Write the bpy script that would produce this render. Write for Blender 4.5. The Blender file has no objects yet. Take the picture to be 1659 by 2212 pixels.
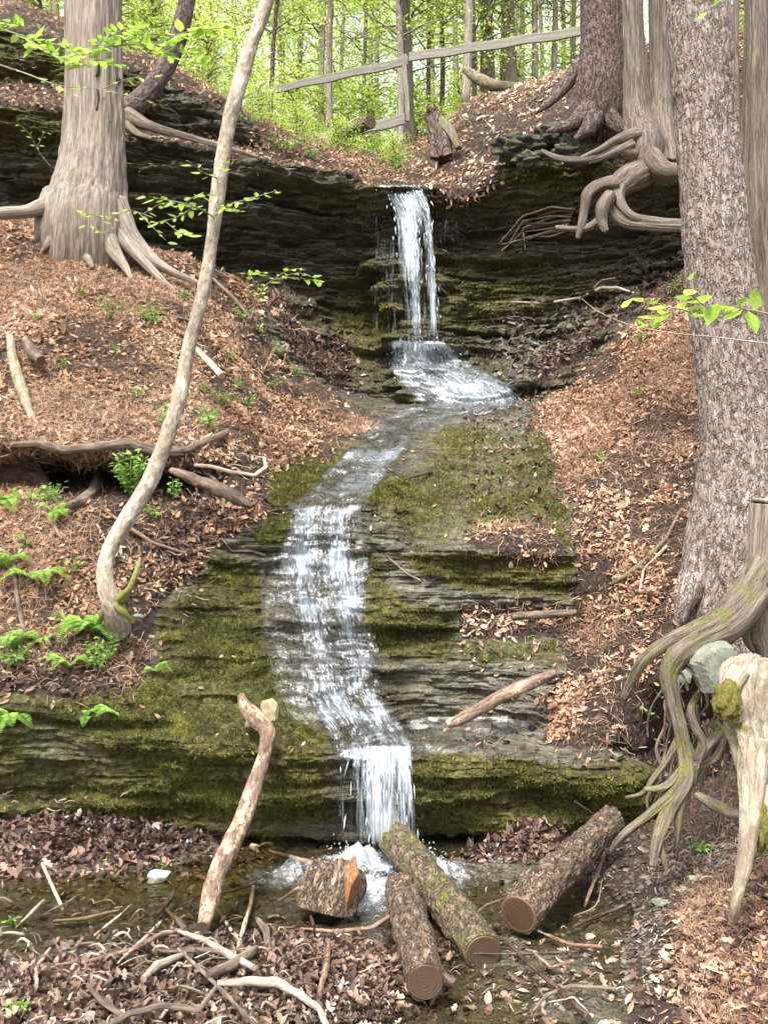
import bpy, math, random
import numpy as np
from mathutils import Vector
from mathutils.bvhtree import BVHTree
R = math.radians
C = bpy.context.scene.collection
SC = bpy.context.scene
random.seed(7); RNG = np.random.default_rng(7)

# ------------------------------------------------------------ camera, sky, sun
CAMZ = 2.2
F = 1106 / math.tan(R(25))          # focal length in units of a 1659 x 2212 picture
cd = bpy.data.cameras.new('camera'); cam = bpy.data.objects.new('camera', cd); C.objects.link(cam)
cam.location = (0, 0, CAMZ); cam.rotation_euler = (R(90), 0, 0)
cd.sensor_fit = 'VERTICAL'; cd.angle = R(50); cd.clip_end = 600; cd.clip_start = 0.05
SC.camera = cam
SUN_EL, SUN_AZ = 58, 200           # azimuth: degrees clockwise from +Y
w = bpy.data.worlds.new('World'); SC.world = w; w.use_nodes = True
wn = w.node_tree
sky = wn.nodes.new('ShaderNodeTexSky'); sky.sky_type = 'NISHITA'; sky.sun_disc = False
sky.sun_elevation = R(SUN_EL); sky.sun_rotation = R(SUN_AZ); sky.dust_density = 4.0; sky.air_density = 1.0; sky.ozone_density = 0.6
hs = wn.nodes.new('ShaderNodeHueSaturation'); hs.inputs['Saturation'].default_value = 0.28; hs.inputs['Value'].default_value = 1.15
wn.links.new(sky.outputs[0], hs.inputs['Color']); wn.links.new(hs.outputs[0], wn.nodes['Background'].inputs[0]); wn.nodes['Background'].inputs[1].default_value = 0.15
sl = bpy.data.lights.new('sun', 'SUN'); sun = bpy.data.objects.new('sun', sl); C.objects.link(sun)
sl.energy = 2.4; sl.angle = R(12); sl.color = (1.0, 0.95, 0.87)
_d = Vector((math.sin(R(SUN_AZ)) * math.cos(R(SUN_EL)), math.cos(R(SUN_AZ)) * math.cos(R(SUN_EL)), math.sin(R(SUN_EL))))
sun.rotation_euler = _d.to_track_quat('Z', 'Y').to_euler(); sun.location = (0, 5, 25)
SC.view_settings.view_transform = 'Standard'; SC.view_settings.look = 'None'
SC.view_settings.exposure = 1.42; SC.view_settings.gamma = 1.0
SC.cycles.max_bounces = 5; SC.cycles.transparent_max_bounces = 12; SC.cycles.diffuse_bounces = 3
SC.cycles.sample_clamp_indirect = 4.0

# ------------------------------------------------------------ helpers
def W(u, v, Y):
    return np.array([(u - 829.5) / F * Y, Y, CAMZ - (v - 1106) / F * Y])

def _hash(ix, iy, iz):
    h = (ix.astype(np.int64) * 374761393 + iy.astype(np.int64) * 668265263 + iz.astype(np.int64) * 2147483647 * 3 + 1013) & 0xffffffff
    h = ((h ^ (h >> 13)) * 1274126177) & 0xffffffff
    h = ((h ^ (h >> 15)) * 2246822519) & 0xffffffff
    return ((h ^ (h >> 16)) & 0xffff) / 65535.0

def noise(x, y, z=0.0):
    x, y, z = np.broadcast_arrays(np.asarray(x, float), np.asarray(y, float), np.asarray(z, float))
    x0, y0, z0 = np.floor(x), np.floor(y), np.floor(z)
    fx, fy, fz = x - x0, y - y0, z - z0
    fx = fx * fx * fx * (fx * (fx * 6 - 15) + 10); fy = fy * fy * fy * (fy * (fy * 6 - 15) + 10); fz = fz * fz * (3 - 2 * fz)
    r = 0
    for dx in (0, 1):
        wx = fx if dx else 1 - fx
        for dy in (0, 1):
            wy = fy if dy else 1 - fy
            for dz in (0, 1):
                wz = fz if dz else 1 - fz
                r = r + wx * wy * wz * _hash(x0 + dx, y0 + dy, z0 + dz)
    return r * 2 - 1

def fbm(x, y, z=0.0, o=4):
    a, s, r = 1.0, 1.0, 0
    for i in range(o):
        r = r + a * noise(x * s + 13.7 * i, y * s + 7.1 * i, z * s + 3.3 * i); a *= 0.5; s *= 2.03
    return r

def sstep(a, b, x):
    t = np.clip((x - a) / (b - a), 0, 1); return t * t * (3 - 2 * t)

def mesh_np(name, V, Fc, mat=None, attrs=None, smooth=True, parent=None):
    """V (n,3), Fc (m,k) int"""
    me = bpy.data.meshes.new(name)
    V = np.ascontiguousarray(V, np.float32); Fc = np.ascontiguousarray(Fc, np.int32)
    m, k = Fc.shape
    me.vertices.add(len(V)); me.vertices.foreach_set('co', V.ravel())
    me.loops.add(m * k); me.loops.foreach_set('vertex_index', Fc.ravel())
    me.polygons.add(m); me.polygons.foreach_set('loop_start', np.arange(m, dtype=np.int32) * k)
    me.polygons.foreach_set('loop_total', np.full(m, k, np.int32))
    me.polygons.foreach_set('use_smooth', np.full(m, smooth))
    for an, av in (attrs or {}).items():
        av = np.ascontiguousarray(av, np.float32)
        if av.ndim == 1:
            a = me.attributes.new(an, 'FLOAT', 'POINT'); a.data.foreach_set('value', av)
        else:
            a = me.attributes.new(an, 'FLOAT_VECTOR', 'POINT'); a.data.foreach_set('vector', av.ravel())
    me.update(calc_edges=True)
    if mat: me.materials.append(mat)
    o = bpy.data.objects.new(name, me); C.objects.link(o)
    if parent: o.parent = parent
    return o

def grid_faces(nr, nc, wrap=False):
    i = np.arange(nr - 1)[:, None]; j = np.arange(nc if wrap else nc - 1)[None, :]
    j2 = (j + 1) % nc
    return np.stack([i * nc + j, i * nc + j2, (i + 1) * nc + j2, (i + 1) * nc + j], -1).reshape(-1, 4)

def tag(o, label=None, cat=None, group=None, kind=None):
    if label: o['label'] = label
    if cat: o['category'] = cat
    if group: o['group'] = group
    if kind: o['kind'] = kind
    return o

def thing(name, loc, label, cat, group=None):
    o = bpy.data.objects.new(name, None); C.objects.link(o); o.location = loc; o.empty_display_size = 0.1
    tag(o, label, cat, group); return o

def under(o, root):
    """parent o (built in world coordinates) under root at root.location"""
    o.parent = root; o.matrix_parent_inverse.identity()
    me = o.data
    n = len(me.vertices); a = np.empty(n * 3, np.float32); me.vertices.foreach_get('co', a)
    a = a.reshape(-1, 3) - np.array(root.location, np.float32); me.vertices.foreach_set('co', a.ravel()); me.update()
    return o

def copy_tree(o, parent=None):
    c = o.copy(); C.objects.link(c)
    if parent: c.parent = parent
    for ch in [x for x in o.children]: copy_tree(ch, c)
    return c

def catmull(P, n):
    """resample knots P (k,d) to n points, also parameter"""
    P = np.asarray(P, float); k = len(P)
    if k == 2: t = np.linspace(0, 1, n)[:, None]; return P[0] * (1 - t) + P[1] * t
    seg = np.linalg.norm(np.diff(P[:, :3], axis=0), axis=1) if P.shape[1] >= 3 else np.ones(k - 1)
    cs = np.concatenate([[0], np.cumsum(np.maximum(seg, 1e-6))])
    s = np.linspace(0, cs[-1], n); i = np.clip(np.searchsorted(cs, s, 'right') - 1, 0, k - 2)
    t = ((s - cs[i]) / (cs[i + 1] - cs[i]))[:, None]
    m = np.gradient(P, cs, axis=0); h = (cs[i + 1] - cs[i])[:, None]
    return ((2 * t**3 - 3 * t**2 + 1) * P[i] + (t**3 - 2 * t**2 + t) * h * m[i] + (-2 * t**3 + 3 * t**2) * P[i + 1] + (t**3 - t**2) * h * m[i + 1])

def tube_arrays(pts, rad, n=24, ring=10, disp=None, cap=True, seed=0.0):
    """pts (k,3), rad k -> V, F, rest"""
    Q = catmull(np.column_stack([np.asarray(pts, float), np.asarray(rad, float)]), n)
    P, r = Q[:, :3], np.maximum(Q[:, 3], 1e-4)
    T = np.gradient(P, axis=0); T /= np.linalg.norm(T, axis=1)[:, None] + 1e-12
    N = np.zeros_like(P); ref = np.array([0, 1.0, 0]) if abs(T[0][1]) < 0.9 else np.array([1.0, 0, 0])
    a = np.cross(T[0], ref); a /= np.linalg.norm(a); N[0] = a
    for i in range(1, n):
        a = N[i - 1] - T[i] * np.dot(N[i - 1], T[i]); N[i] = a / (np.linalg.norm(a) + 1e-12)
    B = np.cross(T, N)
    th = np.linspace(0, 2 * math.pi, ring, endpoint=False)
    s = np.concatenate([[0], np.cumsum(np.linalg.norm(np.diff(P, axis=0), axis=1))])
    TH, S = np.meshgrid(th, s); RR = np.repeat(r[:, None], ring, 1)
    rest = np.stack([RR * np.cos(TH) + seed, RR * np.sin(TH) + seed * 0.37, S], -1)
    if disp is not None: RR = RR + disp(TH, S, RR, rest)
    V = P[:, None] + RR[..., None] * (np.cos(TH)[..., None] * N[:, None] + np.sin(TH)[..., None] * B[:, None])
    V = V.reshape(-1, 3); rest = rest.reshape(-1, 3); Fc = grid_faces(n, ring, True)
    if cap:
        k = len(V); V = np.vstack([V, P[:1], P[-1:]]); rest = np.vstack([rest, [[seed, seed, -0.01]], [[seed, seed, s[-1] + 0.01]]])
        j = np.arange(ring); j2 = (j + 1) % ring; o = (n - 1) * ring
        Fc = np.vstack([Fc, np.stack([j2, j, np.full(ring, k), np.full(ring, k)], -1), np.stack([o + j, o + j2, np.full(ring, k + 1), np.full(ring, k + 1)], -1)])
    return V, Fc, rest

def fix_quads(Fc):
    return Fc

def tubes_obj(name, lst, mat, parent=None):
    """lst of (V,F,rest) merged in one mesh; degenerate cap quads become triangles"""
    V = np.vstack([a[0] for a in lst]); rest = np.vstack([a[2] for a in lst]); off = 0; Q = []; Tn = []
    for a in lst:
        f = a[1] + off; off += len(a[0]); t = f[:, 2] == f[:, 3]
        Q.append(f[~t]); Tn.append(f[t][:, :3])
    Q = np.vstack(Q); Tn = np.vstack(Tn)
    me = bpy.data.meshes.new(name)
    me.vertices.add(len(V)); me.vertices.foreach_set('co', V.astype(np.float32).ravel())
    nl = len(Q) * 4 + len(Tn) * 3; me.loops.add(nl)
    me.loops.foreach_set('vertex_index', np.concatenate([Q.ravel(), Tn.ravel()]).astype(np.int32))
    m = len(Q) + len(Tn); me.polygons.add(m)
    me.polygons.foreach_set('loop_start', np.concatenate([np.arange(len(Q)) * 4, len(Q) * 4 + np.arange(len(Tn)) * 3]).astype(np.int32))
    me.polygons.foreach_set('loop_total', np.concatenate([np.full(len(Q), 4), np.full(len(Tn), 3)]).astype(np.int32))
    me.polygons.foreach_set('use_smooth', np.concatenate([np.full(len(Q), True), np.full(len(Tn), False)]))
    a = me.attributes.new('rest', 'FLOAT_VECTOR', 'POINT'); a.data.foreach_set('vector', rest.astype(np.float32).ravel())
    me.update(calc_edges=True)
    if mat: me.materials.append(mat)
    o = bpy.data.objects.new(name, me); C.objects.link(o)
    if parent: under(o, parent)
    return o

# ------------------------------------------------------------ materials
def hexc(h):
    return tuple(((int(h[i:i + 2], 16) / 255) ** 2.2) for i in (0, 2, 4)) + (1,)

class NT:
    def __init__(s, name, rough=0.8):
        s.m = bpy.data.materials.new(name); s.m.use_nodes = True; s.t = s.m.node_tree
        s.b = s.t.nodes['Principled BSDF']; s.b.inputs['Roughness'].default_value = rough
        s.out = s.t.nodes['Material Output']
    def n(s, ty, **kw):
        x = s.t.nodes.new('ShaderNode' + ty)
        for k, v in kw.items(): setattr(x, k, v)
        return x
    def l(s, a, b): s.t.links.new(a, b)
    def attr(s, name, vec=False):
        x = s.n('Attribute', attribute_name=name); return x.outputs['Vector' if vec else 'Fac']
    def scale(s, vec, sc):
        m = s.n('Mapping'); s.l(vec, m.inputs[0]); m.inputs['Scale'].default_value = sc; return m.outputs[0]
    def noise(s, vec, scale=1, detail=4, rough=0.6, dist=0.0):
        x = s.n('TexNoise'); s.l(vec, x.inputs['Vector']); x.inputs['Scale'].default_value = scale
        x.inputs['Detail'].default_value = detail; x.inputs['Roughness'].default_value = rough; x.inputs['Distortion'].default_value = dist
        return x.outputs[0]
    def voro(s, vec, scale=1, feature='F1'):
        x = s.n('TexVoronoi', feature=feature); s.l(vec, x.inputs['Vector']); x.inputs['Scale'].default_value = scale; return x
    def ramp(s, fac, stops, interp='LINEAR'):
        x = s.n('ValToRGB'); cr = x.color_ramp; cr.interpolation = interp
        while len(cr.elements) < len(stops): cr.elements.new(0.5)
        for e, (p, c) in zip(cr.elements, stops): e.position = p; e.color = c if len(c) == 4 else (*c, 1)
        s.l(fac, x.inputs[0]); return x.outputs[0]
    def math(s, op, a, b=None, clamp=False):
        x = s.n('Math', operation=op, use_clamp=clamp)
        for i, v in enumerate((a, b)):
            if v is None: continue
            if isinstance(v, (int, float)): x.inputs[i].default_value = v
            else: s.l(v, x.inputs[i])
        return x.outputs[0]
    def mix(s, fac, a, b, blend='MIX'):
        x = s.n('Mix', data_type='RGBA', blend_type=blend)
        for i, v in ((0, fac), (6, a), (7, b)):
            if isinstance(v, (int, float)): x.inputs[i].default_value = v
            elif isinstance(v, tuple): x.inputs[i].default_value = v if len(v) == 4 else (*v, 1)
            else: s.l(v, x.inputs[i])
        return x.outputs[2]
    def maprange(s, v, a, b, c=0.0, d=1.0):
        x = s.n('MapRange'); s.l(v, x.inputs[0])
        for i, q in enumerate((a, b, c, d)): x.inputs[i + 1].default_value = q
        return x.outputs[0]
    def bump(s, h, strength=0.5, dist=0.01):
        x = s.n('Bump'); s.l(h, x.inputs['Height']); x.inputs['Strength'].default_value = strength; x.inputs['Distance'].default_value = dist
        s.l(x.outputs[0], s.b.inputs['Normal']); return x
    def color(s, c): s.l(c, s.b.inputs['Base Color']); return s
    def geo(s): return s.n('NewGeometry').outputs['Position']

G = lambda v: (v, v, v, 1)

def terrain_mat():
    t = NT('streamside rock and soil'); p = t.geo()
    lit, moss, wet = t.attr('litter'), t.attr('moss'), t.attr('wet')
    st = t.scale(p, (3.6, 6, 44))                       # shale beds lie flat in the world
    n1 = t.noise(st, 1.0, 6, 0.65, 0.6); n2 = t.noise(t.scale(p, (10, 26, 130)), 1.0, 4, 0.6)
    n3 = t.noise(p, 3.0, 5, 0.6); n4 = t.noise(p, 45, 4, 0.7)
    rock = t.ramp(n1, [(0.25, (0.022, 0.022, 0.018)), (0.40, (0.085, 0.082, 0.06)), (0.53, (0.20, 0.193, 0.145)), (0.72, (0.40, 0.385, 0.30))])
    rock = t.mix(t.maprange(n2, 0.35, 0.75), rock, t.mix(1.0, rock, (0.55, 0.53, 0.48), 'MULTIPLY'))
    rock = t.mix(t.maprange(n3, 0.55, 0.75, 0, 0.5), rock, (0.10, 0.062, 0.035))   # iron stain
    rock = t.mix(t.maprange(n4, 0.55, 0.7, 0, 0.45), rock, (0.34, 0.33, 0.28))
    n5 = t.noise(t.scale(p, (20, 46, 210)), 1.0, 4, 0.75, 0.4)
    rock = t.mix(t.maprange(n5, 0.46, 0.36), rock, t.mix(1.0, rock, (0.16, 0.145, 0.12), 'MULTIPLY'))
    rock = t.mix(t.maprange(n5, 0.58, 0.70, 0, .6), rock, t.mix(1.0, rock, (1.9, 1.85, 1.7), 'MULTIPLY'))
    rock = t.mix(wet, rock, t.mix(1.0, rock, (0.60, 0.57, 0.48), 'MULTIPLY'))
    mfac = t.math('MULTIPLY', moss, 1.35)
    mn = t.math('ADD', t.math('MULTIPLY', t.noise(t.scale(p, (5, 5, 16)), 1.0, 6, 0.7), 1.0), t.math('MULTIPLY', n4, 0.5)); mn = t.math('SUBTRACT', mn, 0.19)
    mfac = t.math('SUBTRACT', mfac, mn); mfac = t.maprange(mfac, -0.12, 0.18)
    mcol = t.ramp(t.noise(p, 22, 5, 0.75), [(0.25, (0.028, 0.026, 0.008)), (0.42, (0.065, 0.064, 0.017)), (0.54, (0.17, 0.165, 0.042)), (0.7, (0.36, 0.34, 0.11))])
    mcol = t.mix(t.maprange(n3, 0.35, 0.65, 0, 0.7), mcol, t.mix(1.0, mcol, (0.62, 0.5, 0.45), 'MULTIPLY'))
    col = t.mix(mfac, rock, mcol)
    soil = t.ramp(t.noise(p, 30, 6, 0.8), [(0.3, (0.012, 0.008, 0.006)), (0.5, (0.042, 0.026, 0.018)), (0.7, (0.12, 0.075, 0.05))])
    lf = t.maprange(t.math('SUBTRACT', t.math('MULTIPLY', lit, 1.3), t.noise(p, 9, 5, 0.7)), -0.1, 0.15)
    col = t.mix(lf, col, soil)
    t.color(col)
    rg = t.mix(wet, t.mix(lf, G(0.62), G(0.95)), t.ramp(n4, [(0.35, G(0.12)), (0.7, G(0.5))])); t.l(rg, t.b.inputs['Roughness'])
    t.b.inputs['Specular IOR Level'].default_value = 0.45
    h = t.math('ADD', t.math('MULTIPLY', n1, 1.0), t.math('ADD', t.math('MULTIPLY', n2, 0.5), t.math('MULTIPLY', n4, 0.5)))
    h = t.math('ADD', h, t.math('MULTIPLY', n5, .9))
    h = t.math('ADD', h, t.math('MULTIPLY', t.math('MULTIPLY', t.noise(p, 70, 3, 0.8), mfac), 1.3))
    t.bump(h, 1.0, 0.03)
    return t.m

def bark_mat(name, dark, mid, light, sc=(26, 26, 5), moss=0.0, rough=0.85, bump=0.012, patch=None, plates=None):
    t = NT(name, rough); r = t.attr('rest', True)
    a = t.noise(t.scale(r, sc), 1.0, 6, 0.7, 0.5); f = t.noise(t.scale(r, tuple(q * 4 for q in sc)), 1.0, 4, 0.7)
    big = t.noise(t.scale(r, (3, 3, 1.2)), 1.0, 4, 0.6)
    v = t.math('ADD', t.math('MULTIPLY', a, 0.65), t.math('MULTIPLY', f, 0.35))
    col = t.ramp(v, [(0.36, dark), (0.48, mid), (0.60, light)])
    if plates:                      # scaly plates with dark furrows between
        wv = t.n('VectorMath', operation='ADD'); dn = t.n('TexNoise'); t.l(r, dn.inputs['Vector']); dn.inputs['Scale'].default_value = 22; dn.inputs['Detail'].default_value = 3
        ws = t.n('VectorMath', operation='SCALE'); t.l(dn.outputs['Color'], ws.inputs[0]); ws.inputs['Scale'].default_value = .10; t.l(r, wv.inputs[0]); t.l(ws.outputs[0], wv.inputs[1])
        e = t.voro(t.scale(wv.outputs[0], plates), 1.0, 'DISTANCE_TO_EDGE').outputs['Distance']; pf = t.maprange(e, 0.0, 0.14, 0.3, 1.0); pf = t.math('MAXIMUM', pf, t.maprange(t.noise(t.scale(r, (26, 26, 12)), 1.0, 3, .6), .44, .58))
        col = t.mix(pf, dark, col); v = t.math('ADD', t.math('MULTIPLY', v, .6), t.math('MULTIPLY', pf, .8))
    col = t.mix(t.maprange(big, 0.35, 0.7, 0, 0.45), col, t.mix(1.0, col, (0.6, 0.55, 0.5), 'MULTIPLY'))
    if patch: col = t.mix(t.maprange(t.noise(t.scale(r, (9, 9, 5)), 1.0, 6, 0.75), 0.52, 0.6), col, patch)
    if moss:
        m = t.maprange(t.math('ADD', t.noise(t.geo(), 7, 6, 0.8), moss - 0.5), 0.5, 0.62)
        col = t.mix(m, col, t.ramp(t.noise(t.geo(), 60, 4, 0.8), [(0.3, (0.04, 0.05, 0.008)), (0.7, (0.22, 0.23, 0.04))]))
    t.color(col); t.bump(v, 1.0, bump); return t.m

def leaf_mat(name, stops, trans=0.45, rough=0.5):
    """colour by the per-leaf value 'rnd', half see-through to light"""
    t = NT(name, rough); c = t.ramp(t.attr('rnd'), stops); c = t.mix(t.maprange(t.noise(t.geo(), 40, 2, 0.5), 0.3, 0.7, 0, 0.35), c, t.mix(1.0, c, (0.6, 0.6, 0.55), 'MULTIPLY'))
    t.color(c); t.b.inputs['Specular IOR Level'].default_value = 0.3
    if trans:
        tr = t.n('BsdfTranslucent'); t.l(c, tr.inputs[0]); mx = t.n('MixShader'); mx.inputs[0].default_value = trans
        t.l(t.b.outputs[0], mx.inputs[1]); t.l(tr.outputs[0], mx.inputs[2]); t.l(mx.outputs[0], t.out.inputs[0])
    return t.m
# ------------------------------------------------------------ where each ground cover grows
PU0, PV0, PS = -800, -400, 4; PNU, PNV = 825, 775
class Paint:
    def __init__(s): s.a = np.zeros((PNV, PNU), np.float32)
    def poly(s, pts, val=1.0, blur=3):
        uu, vv = np.meshgrid(PU0 + PS * np.arange(PNU), PV0 + PS * np.arange(PNV)); ins = np.zeros(uu.shape, bool)
        n = len(pts)
        for i in range(n):
            (x1, y1), (x2, y2) = pts[i], pts[(i + 1) % n]
            if y1 == y2: continue
            c = ((y1 > vv) != (y2 > vv)) & (uu < (x2 - x1) * (vv - y1) / (y2 - y1) + x1); ins ^= c
        m = ins.astype(np.float32)
        for _ in range(2):
            for ax in (0, 1):
                k = np.zeros_like(m)
                for d in range(-blur, blur + 1): k += np.roll(m, d, ax)
                m = k / (2 * blur + 1)
        s.a = s.a * (1 - m) + val * m; return s
    def at(s, u, v):
        x = np.clip((u - PU0) / PS, 0, PNU - 1.001); y = np.clip((v - PV0) / PS, 0, PNV - 1.001)
        i, j = x.astype(int), y.astype(int); fx, fy = x - i, y - j
        return s.a[j, i] * (1 - fx) * (1 - fy) + s.a[j, i + 1] * fx * (1 - fy) + s.a[j + 1, i] * (1 - fx) * fy + s.a[j + 1, i + 1] * fx * fy

litP, mossP, wetP = Paint(), Paint(), Paint()
# middle sheet
litP.poly([(-700, 300), (480, 560), (560, 660), (600, 740), (650, 830), (760, 880), (800, 905), (760, 950), (700, 985), (600, 1010), (560, 1110), (520, 1170), (420, 1225), (370, 1290), (330, 1400), (280, 1490), (-700, 1510)])
litP.poly([(1150, 890), (1300, 780), (1450, 600), (2300, 300), (2300, 1750), (1450, 1690), (1390, 1625), (1180, 1590), (1160, 1500), (1200, 1430), (1220, 1370), (1010, 1375), (970, 1320), (1270, 1305), (1265, 1200), (1240, 1100), (1220, 1000), (1190, 930)])
litP.poly([(1010, 1140), (1180, 1120), (1230, 1190), (1180, 1240), (1080, 1200), (1010, 1180)], .8, 3)
mossP.poly([(900, 950), (1250, 900), (1260, 1180), (850, 1190), (800, 1100)], .5, 8)
for q in ([(900, 960), (1000, 925), (1100, 930), (1000, 965)], [(800, 1060), (900, 1040), (950, 1080), (820, 1090)], [(1150, 930), (1230, 930), (1240, 1010), (1180, 990)], [(1020, 1080), (1200, 1060), (1230, 1090), (1000, 1110)], [(1180, 1150), (1250, 1140), (1250, 1180), (1180, 1180)]): mossP.poly(q, .85, 4)
mossP.poly([(880, 1195), (1270, 1195), (1270, 1300), (1000, 1300), (880, 1260)], .60, 4)
mossP.poly([(780, 1150), (840, 1190), (850, 1300), (980, 1340), (1010, 1430), (900, 1440), (800, 1390), (780, 1250)], .68, 5)
mossP.poly([(1000, 1370), (1220, 1380), (1200, 1440), (1010, 1440)], .6, 4)
mossP.poly([(800, 1400), (900, 1420), (1150, 1500), (1100, 1550), (820, 1550)], .35, 4)
mossP.poly([(895, 1630), (1400, 1640), (1430, 1800), (900, 1820)], .66, 4)
mossP.poly([(560, 1000), (740, 975), (680, 1070), (600, 1100), (540, 1070)], .95, 4)
mossP.poly([(540, 1100), (620, 1100), (610, 1200), (540, 1180)], .65, 4)
mossP.poly([(430, 1210), (560, 1190), (600, 1300), (620, 1500), (500, 1520), (300, 1500), (350, 1330)], .6, 5)
for q in ([(460, 1215), (530, 1210), (540, 1270), (470, 1270)], [(400, 1330), (530, 1340), (530, 1420), (420, 1400)], [(400, 1430), (640, 1440), (620, 1500), (400, 1490)]): mossP.poly(q, .98, 3)
mossP.poly([(-700, 1440), (300, 1440), (640, 1510), (730, 1600), (720, 1800), (-700, 1800)], .62, 5)
mossP.poly([(180, 1560), (420, 1520), (500, 1600), (280, 1620)], .8, 5)
mossP.poly([(290, 1690), (480, 1700), (480, 1770), (300, 1760)], .95, 3)
mossP.poly([(40, 1530), (180, 1580), (200, 1650), (60, 1650)], .42, 6)
# pool floor
mossP.poly([(250, 1790), (620, 1790), (640, 1880), (520, 1960), (60, 1960), (40, 1900), (250, 1860)], .6, 4)
wetP.poly([(700, 860), (960, 870), (880, 960), (850, 1100), (810, 1250), (860, 1450), (950, 1540), (1000, 1640), (900, 1640), (910, 1900), (600, 1950), (560, 1800), (620, 1600), (560, 1300), (560, 1100), (680, 1000)], 1, 6)
wetP.poly([(-700, 1790), (1300, 1790), (1300, 2600), (-700, 2600)], .8, 6)
wetP.poly([(560, 660), (1300, 660), (1300, 900), (700, 900)], .8, 8)

holP = Paint()     # bare dark earth: hollows under roots, torn edges of the banks
for q in ([(60, 975), (250, 985), (400, 1000), (540, 1000), (570, 1060), (520, 1110), (430, 1110), (330, 1090), (230, 1110), (130, 1105), (60, 1040)], [(1330, 1500), (1480, 1400), (1700, 1420), (1700, 1800), (1400, 1800), (1370, 1660)], [(440, 790), (500, 800), (510, 870), (460, 860)],
          [(240, 1290), (380, 1290), (330, 1400), (280, 1400)], [(0, 1440), (260, 1440), (280, 1510), (0, 1510)], [(500, 690), (620, 740), (600, 790), (520, 740)], [(1240, 1230), (1330, 1200), (1330, 1300), (1250, 1300)]): holP.poly(q, 1, 3)
ter = terrain_mat()
TREES = []        # ray targets
def proj(P):
    return 829.5 + P[..., 0] / P[..., 1] * F, 1106 - (P[..., 2] - CAMZ) / P[..., 1] * F

def smooth_cols(A, xs, xq):
    """A (K,...) at xs -> at xq, cubic hermite"""
    i = np.clip(np.searchsorted(xs, xq, 'right') - 1, 0, len(xs) - 2); h = (xs[i + 1] - xs[i]); t = (xq - xs[i]) / h
    d = np.diff(A, axis=0) / np.diff(xs).reshape((-1,) + (1,) * (A.ndim - 1))
    m = np.zeros_like(A); same = (d[1:] * d[:-1]) > 0
    m[1:-1] = np.where(same, 2 * d[1:] * d[:-1] / (d[1:] + d[:-1] + 1e-12 * np.sign(d[1:] + 1e-30)), 0); m[0] = d[0]; m[-1] = d[-1]
    sh = (-1,) + (1,) * (A.ndim - 1); t = t.reshape(sh); h = h.reshape(sh)
    return (2*t**3-3*t**2+1)*A[i] + (t**3-2*t**2+t)*h*m[i] + (-2*t**3+3*t**2)*A[i+1] + (t**3-t**2)*h*m[i+1]

def rock_displace(P, lit, amp=1.0, terr=0.045, soil=0.05):
    """shale: beds of varied thickness that stick out or break back; soil: soft lumps"""
    du = np.gradient(P, axis=1); dv = np.gradient(P, axis=0); Nn = np.cross(du, dv); Nn /= np.linalg.norm(Nn, axis=-1)[..., None] + 1e-9
    s = np.sign((Nn * (np.array([0, 0, CAMZ]) - P)).sum(-1).mean()); Nn *= s
    x, y, z = P[..., 0], P[..., 1], P[..., 2]
    wz = z + 0.03 * fbm(x * .5, y * .5, 0, 2) + 0.02 * x
    H = Nn.copy(); H[..., 2] = 0; steep = np.linalg.norm(H, axis=-1); H /= steep[..., None] + 1e-6
    d = 0
    for (th, a, f) in ((0.27, 0.13, 0.9), (0.105, 0.075, 1.8), (0.041, 0.034, 4.0), (0.019, 0.015, 9.0)):
        q = wz / th + 0.15 * noise(x * f * .5, y * f * .5, th * 100); k = np.floor(q); fr = q - k
        n = noise(x * f + k * 17.3, y * f, k * 5.31) + 0.5 * noise(x * f * 3 + k * 7, y * f * 3, k * 3.7)
        n = np.where(n > 0, 1, -1) * np.abs(n) ** 0.45 * .85
        edge = 1 - 0.7 * np.exp(-((np.minimum(fr, 1 - fr)) / 0.09) ** 2)
        d = d + a * (n * edge)
    rk = 1 - lit
    P2 = P + H * (d * amp * rk * sstep(0.15, 0.75, steep))[..., None]
    # terraces on sloping rock
    dz = 0
    for te, fx in ((terr, 1.2), (terr * .36, 2.6)):
        q = wz / te + 0.9 * noise(x * fx, y * fx, te * 90) + 0.3 * noise(x * fx * 5, y * fx * 5, te * 50); fr = q - np.floor(q); dz = dz + (sstep(0.68, 1.0, fr) - fr) * te
    flat = rk * (1 - sstep(0.55, 0.9, steep)); P2[..., 2] += dz * flat + flat * 0.012 * fbm(x * 6, y * 6, 0, 3)
    sm = soil * fbm(x * 2.2, y * 2.2, z * 2.2, 5) + 0.35 * soil * fbm(x * 14, y * 14, z * 14, 3)
    P2 = P2 + Nn * (sm * lit)[..., None]
    P2 = P2 + Nn * (rk * (0.020 * fbm(x * 9, y * 9, z * 19, 4) + 0.009 * noise(x * 33, y * 33, z * 48) + 0.03 * noise(x * 2.7, y * 2.7, z * 4)))[..., None]
    return P2, Nn

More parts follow.
